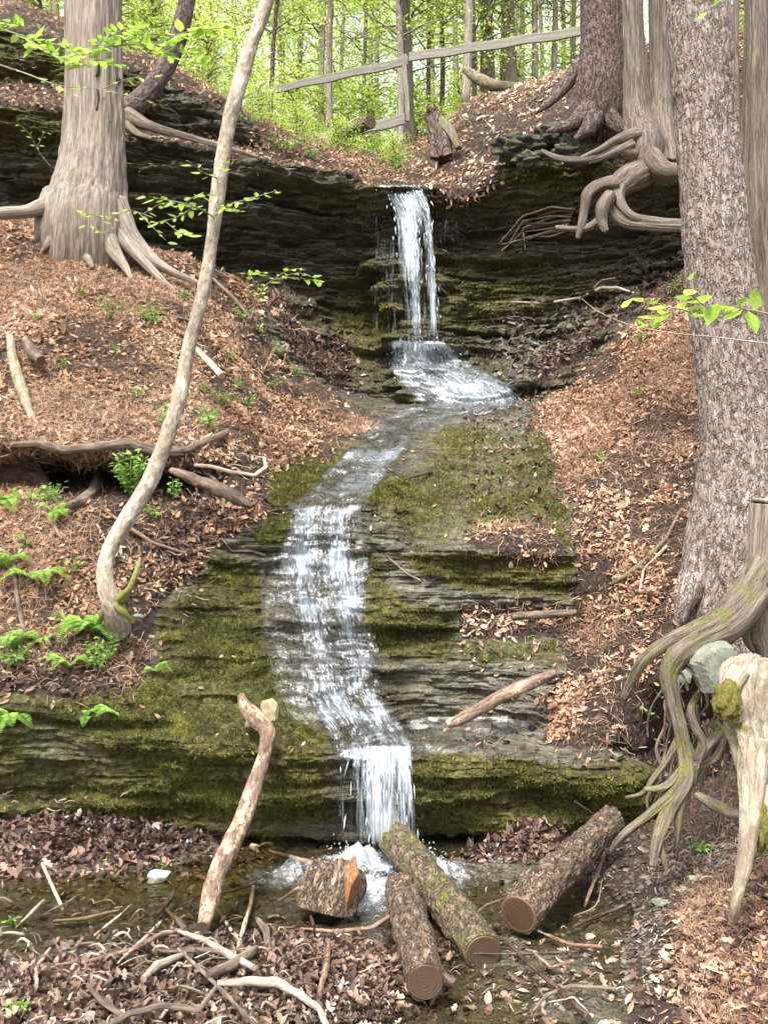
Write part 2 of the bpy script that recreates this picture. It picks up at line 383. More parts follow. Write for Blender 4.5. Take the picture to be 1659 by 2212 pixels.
SURF = {}
def sheet(name, us, table, ncol, seg, amp=1.0, terr=0.045, soil=0.05, lit_add=0.0, litfix=None, mossfix=None, wetfix=None, lin=False):
    us = np.array(us, float); A = np.array(table, float)                       # (K, rows, 2)
    uq = np.linspace(us[0], us[-1], ncol); B = smooth_cols(A, us, uq)           # (ncol, rows, 2)
    K = np.stack([(uq[:, None] - 829.5) / F * B[..., 1], B[..., 1], CAMZ - (B[..., 0] - 1106) / F * B[..., 1]], -1)   # world knots
    K = K.transpose(1, 0, 2)                                                    # rows, cols
    r = np.arange(K.shape[0], dtype=float); rq = np.concatenate([np.linspace(i, i + 1, n, endpoint=False) for i, n in enumerate(seg)] + [[float(len(seg))]])
    P = smooth_cols(K, r, rq)
    u, v = proj(P)
    wu = u + 34 * fbm(P[..., 0] * 2.5, P[..., 1] * 2.5, P[..., 2] * 2.5, 5); wv = v + 16 * fbm(P[..., 0] * 2.5 + 9, P[..., 1] * 2.5, P[..., 2] * 2.5, 5)
    lit = litfix(P, u, v, rq) if litfix else litP.at(wu, wv)
    moss = mossfix(P, u, v, rq) if mossfix else mossP.at(wu, wv)
    wet = wetfix(P, u, v, rq) if wetfix else wetP.at(wu, wv)
    P2, Nn = rock_displace(P, lit, amp, terr, soil)
    o = mesh_np(name, P2.reshape(-1, 3), grid_faces(*P2.shape[:2]), ter, dict(litter=lit.ravel(), moss=moss.ravel(), wet=wet.ravel()), smooth=False)
    tag(o, kind='structure'); SURF[name] = dict(P=P2, N=Nn, lit=lit, moss=moss, wet=wet, u=u, v=v, obj=o, rq=rq)
    return o

# ------------------------------------------------------------ middle: stepped rock with both banks
us = [-400, 0, 150, 300, 400, 500, 600, 700, 800, 900, 1000, 1100, 1200, 1300, 1450, 1659, 2100]
T = [
 [(1850,8.0),(1745,7.32),(1650,7.2),(1575,7.2),(1500,7.3),(1400,7.5),(1290,7.8),(1180,8.0),(1090,8.3),(1030,9.5),(955,8.6),(850,9.4),(700,10.4),(540,11.6),(440,12.6),(500,14.5)],
 [(1850,8.0),(1745,7.32),(1650,7.2),(1575,7.2),(1500,7.3),(1400,7.5),(1290,7.8),(1180,8.0),(1090,8.3),(1030,9.5),(955,8.6),(850,9.4),(700,10.4),(560,11.6),(470,12.6),(500,14.5)],
 [(1850,8.0),(1745,7.32),(1650,7.2),(1570,7.15),(1500,7.3),(1400,7.5),(1290,7.8),(1180,8.0),(1095,8.3),(1030,9.6),(960,8.6),(850,9.4),(700,10.4),(580,11.6),(490,12.6),(520,14.5)],
 [(1850,8.0),(1762,7.3),(1670,7.18),(1590,7.1),(1500,7.35),(1400,7.7),(1290,8.0),(1180,8.2),(1095,8.4),(1030,9.6),(968,8.7),(860,9.5),(710,10.6),(600,11.7),(530,12.6),(560,14.5)],
 [(1850,7.9),(1770,7.3),(1690,7.18),(1600,7.1),(1500,7.4),(1400,7.8),(1290,8.2),(1190,8.35),(1100,8.5),(1040,9.4),(975,8.8),(870,9.7),(720,11),(610,12.1),(560,12.9),(590,14.5)],
 [(1850,7.9),(1775,7.3),(1700,7.2),(1620,7.1),(1510,7.4),(1400,7.9),(1280,8.3),(1190,8.5),(1110,8.6),(1050,8.8),(985,9.0),(880,10.1),(740,11.7),(640,12.9),(600,13.3),(640,14.5)],
 [(1850,7.9),(1782,7.3),(1710,7.2),(1630,7.1),(1520,7.5),(1400,8.0),(1280,8.35),(1190,8.5),(1110,8.65),(1050,9.0),(985,9.8),(900,11),(790,12.5),(720,13.2),(700,13.5),(740,14.8)],
 [(1850,7.9),(1785,7.35),(1710,7.2),(1635,7.1),(1530,7.5),(1400,7.95),(1280,8.3),(1190,8.5),(1100,8.65),(1040,9.4),(980,10.4),(925,11.3),(870,12.4),(830,13.2),(820,13.7),(860,15.0)],
 [(1850,7.9),(1790,7.35),(1710,7.22),(1640,7.1),(1555,7.7),(1490,7.85),(1310,8.15),(1185,8.4),(1085,8.65),(1030,9.4),(975,10.4),(930,11.3),(895,12.3),(868,13.2),(858,13.8),(900,15.5)],
 [(1850,7.9),(1790,7.3),(1710,7.18),(1640,7.1),(1560,7.85),(1440,8.0),(1330,8.2),(1190,8.4),(1110,9.0),(1045,9.7),(985,10.5),(935,11.4),(900,12.4),(872,13.3),(862,13.9),(900,15.5)],
 [(1850,7.9),(1790,7.3),(1710,7.2),(1640,7.1),(1560,7.8),(1430,8.0),(1325,8.35),(1190,8.35),(1115,9.0),(1050,9.7),(985,10.6),(935,11.5),(900,12.5),(875,13.3),(862,13.9),(900,15.5)],
 [(1850,7.9),(1790,7.3),(1710,7.2),(1640,7.1),(1560,7.6),(1430,7.9),(1320,8.4),(1195,8.35),(1120,9.0),(1050,9.7),(985,10.6),(930,11.5),(895,12.4),(872,13.2),(860,13.8),(900,15.5)],
 [(1850,7.9),(1790,7.3),(1720,7.18),(1650,7.05),(1570,7.4),(1440,7.8),(1330,8.4),(1205,8.4),(1130,9.0),(1055,9.7),(980,10.6),(915,11.5),(870,12.3),(840,13),(815,13.6),(870,15.5)],
 [(1850,7.8),(1790,7.35),(1730,7.2),(1670,7.05),(1580,7.25),(1460,7.6),(1350,8.1),(1230,8.35),(1140,8.8),(1050,9.5),(960,10.2),(880,11),(820,11.8),(760,12.6),(720,13.2),(800,15.5)],
 [(1850,7.6),(1790,7.5),(1740,7.5),(1660,7.6),(1560,7.6),(1440,7.35),(1330,7.5),(1230,7.9),(1130,8.4),(1030,9),(930,9.7),(830,10.5),(740,11.3),(670,12.1),(620,12.9),(700,15)],
 [(1850,7.3),(1790,7.3),(1740,7.5),(1650,7.55),(1550,7.5),(1430,7.25),(1330,7.3),(1220,7.6),(1110,8.1),(1000,8.7),(890,9.4),(770,10.2),(660,11),(570,11.8),(500,12.6),(560,15)],
 [(1850,7.2),(1790,7.2),(1740,7.2),(1650,7.1),(1550,7.0),(1430,7.0),(1320,7.2),(1200,7.5),(1080,8),(960,8.6),(840,9.2),(710,10),(590,10.8),(480,11.6),(400,12.4),(450,15)]]
def lit_add_steep(P, u, v, rq):
    wu = u + 34 * fbm(P[..., 0] * 2.5, P[..., 1] * 2.5, P[..., 2] * 2.5, 5); wv = v + 16 * fbm(P[..., 0] * 2.5 + 9, P[..., 1] * 2.5, P[..., 2] * 2.5, 5)
    a = litP.at(wu, wv)
    hole = np.exp(-((v - 1035 - 0.0 * u) / 32) ** 2) * sstep(640, 520, u)      # bare earth under the root
    return np.clip(a - 0.0 * hole, 0, 1)
sheet('rock_steps', us, T, 1000, [20, 45, 75, 90, 90, 90, 80, 70, 60, 55, 55, 55, 55, 50, 14], amp=.8, terr=0.05, litfix=lit_add_steep)

# ------------------------------------------------------------ upper rock wall round the fall
us = [-500, 0, 130, 250, 350, 450, 550, 650, 750, 800, 870, 930, 1000, 1100, 1200, 1300, 1400, 1500, 1659, 2300]
T = [  # toe below ground, toe, hollow, brow, lip, ledge back, upper face, top, behind
 [(900,13.5),(560,13.4),(420,13.7),(330,13.5),(230,13.3),(180,14.0),(90,14.4),(10,15.5),(-60,21)],
 [(900,13.6),(560,13.4),(420,13.8),(340,13.5),(240,13.3),(190,14.0),(110,14.4),(30,15.5),(-20,21)],
 [(900,13.8),(560,13.5),(440,14.0),(350,13.6),(250,13.4),(205,14.0),(130,14.4),(70,15.5),(40,21)],
 [(920,14),(600,13.7),(500,14.3),(400,13.9),(300,13.6),(255,14.2),(180,14.5),(120,15.4),(110,21)],
 [(920,14.1),(640,13.8),(540,14.5),(430,14.1),(320,13.8),(285,14.4),(210,14.7),(145,15.4),(150,21)],
 [(920,14.1),(690,14.0),(560,14.8),(440,14.3),(335,14.0),(300,14.5),(250,14.7),(200,15.4),(210,21)],
 [(920,14),(690,13.4),(590,15.0),(450,14.5),(355,14.2),(320,14.8),(290,14.9),(258,15.4),(270,21)],
 [(920,14),(760,13.6),(610,15.2),(460,14.8),(375,14.4),(345,14.9),(328,15.1),(312,15.6),(290,21)],
 [(920,14),(850,13.7),(640,15.4),(480,15.0),(385,14.4),(372,14.8),(360,15.2),(350,16.2),(315,21)],
 [(920,14),(862,13.7),(660,15.4),(490,15.0),(408,14.4),(398,14.9),(388,15.5),(372,16.8),(325,21)],
 [(900,14),(862,13.4),(745,14.2),(470,14.9),(412,14.4),(400,14.9),(388,15.6),(370,16.8),(318,21)],
 [(900,14),(862,13.4),(750,14.3),(470,15.0),(412,14.4),(398,14.9),(375,15.8),(345,17),(290,21)],
 [(900,14),(862,13.5),(745,14.6),(520,15.2),(420,14.5),(392,14.8),(335,15.8),(265,17.3),(230,21)],
 [(900,14),(850,13.4),(720,14.8),(520,15.1),(370,14.3),(350,14.7),(280,15.6),(210,17.3),(190,21)],
 [(900,14),(800,13.3),(680,14.6),(510,15.0),(362,14.0),(342,14.4),(255,15.2),(180,16.8),(170,21)],
 [(900,13.8),(740,13.0),(640,14.2),(500,14.6),(355,13.7),(335,14.1),(230,14.8),(140,16.5),(150,21)],
 [(900,13.5),(690,12.8),(590,13.9),(480,14.2),(380,13.4),(350,13.7),(220,14.4),(110,16),(120,21)],
 [(900,13.2),(660,12.6),(560,13.6),(460,13.8),(390,13.2),(350,13.5),(210,14.2),(90,16),(100,21)],
 [(900,13),(640,12.6),(540,13.4),(440,13.6),(380,13.1),(340,13.4),(190,14),(70,16),(80,21)],
 [(900,13),(600,12.6),(500,13.2),(400,13.4),(330,13),(280,13.4),(120,14),(0,16),(0,21)]]
def lit3(P, u, v, rq):
    r = rq[:, None] + 0.12 * fbm(P[..., 0] * 1.5, P[..., 1] * 1.5, P[..., 2] * 1.5, 4)
    a = sstep(4.05, 4.3, r) * (1 - sstep(5.1, 5.4, r) * sstep(620, 480, u))
    a = np.maximum(a, sstep(6.5, 6.8, r))
    a = np.maximum(a, 0.85 * sstep(1.75, 1.3, r + 0.25 * noise(P[..., 0] * 2, P[..., 1] * 2, 1)) * np.clip(sstep(800, 720, u) + sstep(1120, 1200, u), 0, 1))   # talus of wet leaves
    stream = np.exp(-((u - 865) / 50) ** 2) * (r > 3.5) * (r < 5.5)
    g = sstep(935, 960, u) * sstep(1100, 1060, u) * sstep(3.6, 3.9, r); a = np.maximum(a, g)
    return np.clip(a * (1 - stream), 0, 1)
def moss3(P, u, v, rq):
    r = rq[:, None]; a = 0.36 + 0 * P[..., 0]
    a = a + 0.5 * np.exp(-((r - 4.0) / 0.25) ** 2) * sstep(1000, 1100, u)
    a = a + 0.45 * sstep(5, 5.3, r) * sstep(400, 200, u) + 0.3 * sstep(4.5, 3.8, r) * sstep(3, 3.8, r) * sstep(330, 200, u)
    a = a + 0.35 * np.exp(-((u - 800) / 60) ** 2) * np.exp(-((v - 700) / 60) ** 2) + 0.2 * np.exp(-((u - 1100) / 200) ** 2) * np.exp(-((v - 650) / 80) ** 2)
    a = a + 0.45 * (np.exp(-((u - 1130) / 90) ** 2 - ((v - 310) / 35) ** 2) + np.exp(-((u - 1260) / 60) ** 2 - ((v - 330) / 30) ** 2))
    return np.clip(a, 0, 1)
sheet('rock_wall', us, T, 1100, [10, 70, 140, 90, 30, 60, 60, 30, ], amp=1.5, terr=0.06, litfix=lit3, mossfix=moss3, wetfix=lambda P, u, v, rq: np.clip(0.35 + 0.7 * np.exp(-((u - 900) / 160) ** 2) + 0.5 * sstep(1.9, 1.4, rq[:, None]), 0, 1) + 0 * P[..., 0])

# ------------------------------------------------------------ stream bed in front
nx, ny = 620, 560
X, Y = np.meshgrid(np.linspace(-5.5, 5.5, nx), np.concatenate([np.linspace(1.0, 4.2, 60, endpoint=False), np.linspace(4.2, 8.0, ny - 60)]))
Z = -0.02 + 0.03 * fbm(X * 1.3, Y * 1.3, 0, 4)
rb = np.maximum(0, X - (0.92 + 0.16 * (Y - 4.3)) - 0.12 * noise(X * 1.5, Y * 1.5, 4)); Z += 0.40 * rb + 0.03 * sstep(0, .3, rb) * fbm(X * 5, Y * 5, 0, 3)
lb = sstep(-0.8, -1.7, X) * sstep(5.5, 4.8, Y); Z += 0.13 * lb + 0.10 * np.exp(-((X + 0.6) / .6) ** 2 - ((Y - 5.15) / .45) ** 2)
lh = np.exp(-((X + 2.2) / .85) ** 2 - ((Y - 7.2) / .42) ** 2); Z += 0.22 * lh
Z += 0.20 * np.exp(-((X - 1.0) / .32) ** 2 - ((Y - 7.05) / .3) ** 2) + 0.05 * np.exp(-((X - .75) / .3) ** 2 - ((Y - 6.6) / .3) ** 2)
fl = (1 - sstep(0, .15, rb)) * (1 - lb) * (1 - np.clip(lh * 2, 0, 1))
q = (Y * 0.10 + X * 0.015 + 0.35 * noise(X * 1.6, Y * 1.6, 9)) / 0.11; Z += fl * 0.035 * (sstep(.8, 1, q - np.floor(q)) - (q - np.floor(q))) * sstep(5.6, 6.2, Y)
P = np.stack([X, Y, Z], -1); Nn = np.zeros_like(P); Nn[..., 2] = 1
u, v = proj(P)
lit = np.clip(sstep(0.15, 0.4, rb) * (sstep(6.2, 5.4, Y) * .9 + .15) + lb * sstep(-.5, -1.0, X) + np.clip(lh * 2.2, 0, 1) + np.exp(-((X - 1.0) / .35) ** 2 - ((Y - 7.05) / .3) ** 2) + sstep(4.95, 4.7, Y + .2 * noise(X * 2, Y * 2)) * sstep(.1, -.3, X) + .9 * np.exp(-((X + 0.6) / .6) ** 2 - ((Y - 5.15) / .4) ** 2), 0, 1)
o = mesh_np('stream_bed', P.reshape(-1, 3), grid_faces(ny, nx), ter, dict(litter=np.clip(lit * .8 + .75 * sstep(0, .12, rb), 0, 1).ravel(), moss=(mossP.at(u, v) * fl).ravel(), wet=(0.9 * fl).ravel())); tag(o, kind='structure')
SURF['stream_bed'] = dict(P=P, N=Nn, lit=lit, moss=mossP.at(u, v) * fl, wet=fl, u=u, v=v, obj=o, rb=rb)

# ------------------------------------------------------------ woodland floor rising behind
nx, ny = 260, 240
X, Y = np.meshgrid(np.linspace(-60, 60, nx), 15.2 + 105 * np.linspace(0, 1, ny) ** 1.6)
Z = 6.35 + 0.36 * (Y - 15) * (1 - 0.35 * sstep(20, 90, Y)) + 0.25 * fbm(X * .35, Y * .35, 0, 4) + 1.6 * sstep(2, 7, X) + 1.0 * sstep(-3, -9, X) - 0.5 * np.exp(-((X - .3) / 1.2) ** 2) * sstep(30, 17, Y)
Z -= 1.5 * sstep(17.5, 15.2, Y)
P = np.stack([X, Y, Z], -1); Nn = np.zeros_like(P); Nn[..., 2] = 1; u, v = proj(P)
o = mesh_np('woodland_floor', P.reshape(-1, 3), grid_faces(ny, nx), ter, dict(litter=np.full(nx * ny, .75), moss=np.full(nx * ny, .35), wet=np.zeros(nx * ny))); tag(o, kind='structure')
SURF['woodland_floor'] = dict(P=P, N=Nn, lit=np.full(P.shape[:2], .75), moss=np.zeros(P.shape[:2]), wet=np.zeros(P.shape[:2]), u=u, v=v, obj=o)
# the same ground runs on to the sides, below and behind the viewer
nx, ny = 120, 120
X, Y = np.meshgrid(np.linspace(-70, 70, nx), np.linspace(-40, 110, ny)); Z = -0.35 + 0.1 * fbm(X * .3, Y * .3, 0, 3) + 0 * X
Z = Z + 0.42 * np.maximum(0, np.abs(X) - 5.2) * sstep(3, 8, Y) - 0.8 * sstep(2.0, 8, Y)
o = mesh_np('ground', np.stack([X, Y, Z], -1).reshape(-1, 3), grid_faces(ny, nx), ter, dict(litter=np.ones(nx * ny), moss=np.zeros(nx * ny), wet=np.zeros(nx * ny))); tag(o, kind='structure')

dg = bpy.context.evaluated_depsgraph_get(); dg.update()
BVH = {k: BVHTree.FromObject(s['obj'], dg) for k, s in SURF.items()}
CAM = Vector((0, 0, CAMZ))
def hit(u, v, only=None, default=7.0):
    """where the line of sight at (u, v) meets the ground: point, normal"""
    d = Vector(((u - 829.5) / F, 1, -(v - 1106) / F)).normalized(); best = None
    for k, b in BVH.items():
        if only and k not in only: continue
        p, n, i, dist = b.ray_cast(CAM, d)
        if p is not None and (best is None or dist < best[2]): best = (np.array(p), np.array(n), dist)
    if best is None: return W(u, v, default), np.array([0, 0, 1.0])
    n = best[1]
    if np.dot(n, best[0] - np.array([0, 0, CAMZ])) > 0: n = -n
    return best[0], n
def drop(x, y):
    """height of the ground at x, y"""
    z = -9
    for b in BVH.values():
        p = b.ray_cast(Vector((x, y, 60)), Vector((0, 0, -1)))[0]
        if p is not None: z = max(z, p[2])
    return z
# ------------------------------------------------------------ materials for the rest
M = {}
M['pine'] = bark_mat('grey pine bark', (0.085, 0.062, 0.052), (0.245, 0.19, 0.165), (0.40, 0.33, 0.295), (44, 44, 11), bump=0.03, plates=(38, 38, 8))
M['pine_red'] = bark_mat('dark reddish bark', (0.02, 0.014, 0.013), (0.10, 0.065, 0.055), (0.22, 0.15, 0.13), (30, 30, 16), bump=0.03, plates=(20, 20, 7))
M['cedar'] = bark_mat('stringy cedar bark', (0.06, 0.047, 0.036), (0.21, 0.17, 0.135), (0.37, 0.32, 0.265), (46, 46, 2.6), bump=0.02)
M['cedar_dark'] = bark_mat('brown cedar bark', (0.02, 0.015, 0.012), (0.11, 0.085, 0.065), (0.23, 0.185, 0.145), (46, 46, 2.4), bump=0.02)
M['root'] = bark_mat('weathered root wood', (0.035, 0.022, 0.016), (0.13, 0.095, 0.07), (0.28, 0.22, 0.165), (44, 44, 4), moss=0.0, bump=0.02)
M['root_moss'] = bark_mat('mossy root wood', (0.025, 0.018, 0.013), (0.135, 0.105, 0.08), (0.27, 0.22, 0.17), (44, 44, 4), moss=0.5, bump=0.02)
M['root_dark'] = bark_mat('dark root bark', (0.022, 0.015, 0.012), (0.10, 0.07, 0.052), (0.22, 0.155, 0.12), (30, 30, 6), bump=0.008)
M['smooth'] = bark_mat('pale mottled bark', (0.10, 0.075, 0.05), (0.30, 0.245, 0.18), (0.44, 0.385, 0.30), (50, 50, 24), bump=0.014, patch=(0.50, 0.455, 0.38))
M['smooth_moss'] = bark_mat('pale bark with moss at the foot', (0.06, 0.05, 0.03), (0.2, 0.16, 0.09), (0.36, 0.3, 0.2), (30, 30, 9), moss=0.62, bump=0.006)
M['log'] = bark_mat('wet brown log bark', (0.022, 0.014, 0.009), (0.12, 0.08, 0.05), (0.34, 0.25, 0.17), (44, 44, 18), rough=0.6, bump=0.03, plates=(48, 48, 22))
M['log_moss'] = bark_mat('mossy log bark', (0.022, 0.015, 0.009), (0.12, 0.085, 0.05), (0.30, 0.23, 0.155), (44, 44, 18), moss=0.5, rough=0.7, bump=0.03, plates=(48, 48, 22))
M['log_peel'] = bark_mat('flaking branch bark', (0.03, 0.018, 0.013), (0.14, 0.09, 0.065), (0.26, 0.18, 0.13), (30, 30, 8), bump=0.01, patch=(0.46, 0.33, 0.21))
M['bleached'] = bark_mat('bleached dead wood', (0.14, 0.10, 0.06), (0.30, 0.255, 0.19), (0.46, 0.41, 0.335), (34, 34, 6), moss=0.47, bump=0.02, patch=(0.20, 0.15, 0.10))
M['stick_pale'] = bark_mat('barkless pale stick', (0.13, 0.085, 0.055), (0.34, 0.265, 0.20), (0.52, 0.45, 0.36), (60, 60, 9), bump=0.008)
M['stick_brown'] = bark_mat('brown stick bark', (0.04, 0.022, 0.015), (0.17, 0.10, 0.07), (0.33, 0.23, 0.16), (60, 60, 10), bump=0.004)
M['stick_wet'] = bark_mat('wet dark stick', (0.012, 0.008, 0.007), (0.05, 0.03, 0.025), (0.14, 0.09, 0.07), (60, 60, 10), rough=0.35, bump=0.004)
M['thin'] = bark_mat('grey brown young bark', (0.06, 0.045, 0.035), (0.20, 0.165, 0.135), (0.34, 0.29, 0.245), (30, 30, 6), bump=0.006)
M['board'] = bark_mat('weathered fence board', (0.08, 0.075, 0.06), (0.17, 0.16, 0.13), (0.26, 0.245, 0.205), (50, 50, 2), bump=0.003)

def wood_end():
    t = NT('sawn log end', 0.55); r = t.attr('rest', True); x = t.n('SeparateXYZ'); t.l(r, x.inputs[0])
    d = t.math('SQRT', t.math('ADD', t.math('POWER', x.outputs[0], 2), t.math('POWER', x.outputs[1], 2)))
    w_ = t.math('ADD', t.math('MULTIPLY', d, 420), t.math('MULTIPLY', t.noise(r, 14, 5, .7), 17)); s = t.math('SINE', w_)
    c = t.ramp(t.maprange(s, -1, 1), [(0, (0.035, 0.022, 0.014)), (1, (0.09, 0.055, 0.033))])
    c = t.mix(t.maprange(t.noise(r, 22, 4, .7), .4, .65), c, (0.06, 0.03, 0.015)); c = t.mix(t.maprange(d, .082, .092), c, (0.13, 0.065, 0.032)); t.color(c); return t.m
M['end'] = wood_end()
def plain_noise(name, stops, sc=20, rough=.8, b=.004, moss=None):
    t = NT(name, rough); v = t.noise(t.geo(), sc, 6, .7); c = t.ramp(v, stops)
    if moss: c = t.mix(t.maprange(t.noise(t.geo(), 9, 5, .7), moss, moss + .1), c, (0.07, 0.085, 0.018))
    t.color(c); t.bump(v, .8, b); return t.m
M['stone'] = plain_noise('grey green stone', [(.3, (.09, .095, .07)), (.6, (.19, .20, .155)), (.8, (.29, .29, .24))], 18, moss=.60)
M['stone_wet'] = plain_noise('wet pale stone', [(.3, (.22, .25, .22)), (.7, (.42, .46, .42))], 14, .25)
M['stone_tan'] = plain_noise('tan stone', [(.3, (.22, .17, .09)), (.7, (.45, .38, .24))], 22, .6)
M['gravel'] = leaf_mat('shale gravel', [(0, (.025, .02, .017)), (.5, (.075, .062, .052)), (.8, (.15, .135, .115)), (1, (.26, .21, .16))], 0, .45)
M['litter'] = leaf_mat('dry fallen leaves', [(0, (.10, .05, .035)), (.15, (.22, .12, .075)), (.4, (.37, .215, .13)), (.7, (.50, .325, .21)), (.9, (.63, .48, .35)), (1, (.78, .68, .56))], .2, .6)
M['needles'] = leaf_mat('fallen rusty needles', [(0, (.12, .06, .045)), (.5, (.34, .20, .125)), (1, (.55, .38, .26))], .1, .6)
M['wetlit'] = leaf_mat('wet fallen leaves', [(0, (.015, .011, .011)), (.35, (.055, .034, .03)), (.6, (.14, .085, .065)), (.82, (.28, .18, .13)), (1, (.50, .37, .28))], .08, .28)
M['bedlit'] = leaf_mat('bleached fallen leaves', [(0, (.018, .013, .012)), (.4, (.085, .052, .04)), (.65, (.21, .135, .10)), (.85, (.40, .29, .21)), (1, (.58, .48, .38))], .12, .45)
M['catkin'] = leaf_mat('yellow catkins', [(0, (.40, .30, .06)), (1, (.62, .55, .14))], .2, .5)
M['moss'] = leaf_mat('moss tufts', [(0, (.025, .027, .008)), (.45, (.075, .082, .016)), (.8, (.17, .18, .03)), (1, (.32, .31, .06))], .25, .8)
M['leaf'] = leaf_mat('spring leaves', [(0, (.22, .38, .04)), (.5, (.36, .56, .07)), (1, (.52, .72, .14))], .5, .4)
M['leaf_far'] = leaf_mat('spring woodland leaves', [(0, (.26, .40, .05)), (.4, (.48, .64, .09)), (1, (.80, .88, .28))], .62, .6)
M['plant'] = leaf_mat('green herb leaves', [(0, (.11, .22, .04)), (.5, (.20, .37, .07)), (1, (.33, .52, .12))], .4, .4)
M['fern'] = leaf_mat('fern leaves', [(0, (.18, .36, .05)), (1, (.42, .66, .14))], .4, .5)

# ------------------------------------------------------------ leaves
LEAF = (np.array([[0,0,0],[.3,0,-.03],[.68,0,-.02],[1,0,.06],[.28,.24,.07],[.66,.2,.06],[.28,-.24,.07],[.66,-.2,.06]], float),
        np.array([[0,1,4],[1,2,5],[1,5,4],[2,3,5],[0,6,1],[1,6,7],[1,7,2],[2,7,3]]))
def lobed(n=12):
    a = np.linspace(0, 2 * math.pi, n, endpoint=False); r = np.where(np.arange(n) % 2, .28, .52) * (1 + .12 * np.cos(a))
    V = np.vstack([[0, 0, 0], np.column_stack([r * np.cos(a) + .2, r * np.sin(a), .1 * np.where(np.arange(n) % 2, .2, 1.0)])])
    return V, np.array([[0, 1 + i, 1 + (i + 1) % n] for i in range(n)])
OAK = (np.array([[0,0,0],[.3,0,-.02],[.6,0,-.02],[1,0,.05],[.14,.08,.02],[.26,.22,.08],[.38,.10,.02],[.52,.27,.1],[.66,.11,.02],[.80,.18,.06],
                 [.12,-.07,.02],[.25,-.2,.08],[.36,-.1,.02],[.5,-.26,.1],[.64,-.12,.02],[.8,-.16,.06]], float),
        np.array([[0,1,4],[4,1,5],[5,1,6],[6,1,2],[6,2,7],[7,2,8],[8,2,3],[8,3,9],[0,10,1],[10,11,1],[11,12,1],[12,2,1],[12,13,2],[13,14,2],[14,3,2],[14,15,3]]))
LOBED = OAK
QUADLEAF = (np.array([[0,0,0],[.45,.26,.05],[1,0,0],[.45,-.26,.05]], float), np.array([[0,3,1],[3,2,1]]))
NEEDLE = (np.array([[0,-.012,0],[0,.012,0],[.5,-.014,.10],[.5,.014,.10],[1,0,0]], float), np.array([[0,2,3],[0,3,1],[2,4,3]]))
BLADE = (np.array([[0,-.12,0],[0,.12,0],[1,0,.0]], float), np.array([[0,1,2]]))
FLAKE = (np.array([[-.5,-.3,.0],[.4,-.42,.0],[.5,.2,.0],[-.1,.45,.0],[-.35,-.2,.16],[.3,-.28,.18],[.36,.12,.15],[-.1,.3,.17]], float),
         np.array([[4,5,6],[4,6,7],[0,1,5],[0,5,4],[1,2,6],[1,6,5],[2,3,7],[2,7,6],[3,0,4],[3,4,7]]))

def inst(tpl, pos, X, Nn, size, wid=None, curl=None, rnd=None):
    """place a template at every pos with x axis X, up Nn"""
    V, Fc = tpl; n = len(pos); k = len(V)
    X = X - Nn * (X * Nn).sum(1)[:, None]; X /= np.linalg.norm(X, axis=1)[:, None] + 1e-9; Yv = np.cross(Nn, X)
    size = np.broadcast_to(size, (n,)); wid = np.ones(n) if wid is None else wid; curl = np.ones(n) if curl is None else curl
    c = V[None] * np.stack([size, size * wid, size * curl], -1)[:, None]
    P = pos[:, None] + c[..., :1] * X[:, None] + c[..., 1:2] * Yv[:, None] + c[..., 2:] * Nn[:, None]
    Fa = (Fc[None] + (np.arange(n) * k)[:, None, None]).reshape(-1, Fc.shape[1])
    rnd = RNG.random(n) if rnd is None else rnd
    return P.reshape(-1, 3), Fa, np.repeat(rnd, k)
def merge(parts):
    V, Fs, Rr, o = [], [], [], 0
    for v, f, r in parts: V.append(v); Fs.append(f + o); Rr.append(r); o += len(v)
    return np.vstack(V), np.vstack(Fs), np.concatenate(Rr)
def leaf_obj(name, parts, mat, parent=None):
    V, Fc, r = merge(parts); o = mesh_np(name, V, Fc, mat, dict(rnd=r), smooth=False)
    if parent: under(o, parent)
    return o
def rvec(n): 
    v = RNG.normal(size=(n, 3)); return v / np.linalg.norm(v, axis=1)[:, None]

def sample(names, wfun, n, margin=260):
    """random points on the ground sheets, weight by area times wfun(surface)"""
    Ps, Ns, Ws = [], [], []
    for nm in names:
        s = SURF[nm]; P = s['P']; a = P[1:, :-1] - P[:-1, :-1]; b = P[:-1, 1:] - P[:-1, :-1]; nn = np.cross(b, a); ar = np.linalg.norm(nn, axis=-1)
        nn = nn / (ar[..., None] + 1e-12); nn *= np.sign((nn * (np.array([0, 0, CAMZ]) - P[:-1, :-1])).sum(-1))[..., None]
        wt = wfun(s)[:-1, :-1] * ar; uu, vv = s['u'][:-1, :-1], s['v'][:-1, :-1]
        wt = wt * ((uu > -margin) & (uu < 1659 + margin) & (vv > -200) & (vv < 2420))
        Ps.append((P[:-1, :-1] + a * RNG.random(a.shape[:2])[..., None] + b * RNG.random(a.shape[:2])[..., None]).reshape(-1, 3)); Ns.append(nn.reshape(-1, 3)); Ws.append(wt.ravel())
    P, Nn, wt = np.vstack(Ps), np.vstack(Ns), np.concatenate(Ws); cs = np.cumsum(wt)
    i = np.searchsorted(cs, RNG.random(n) * cs[-1]); return P[i] + RNG.normal(size=(n, 3)) * 0.004, Nn[i]

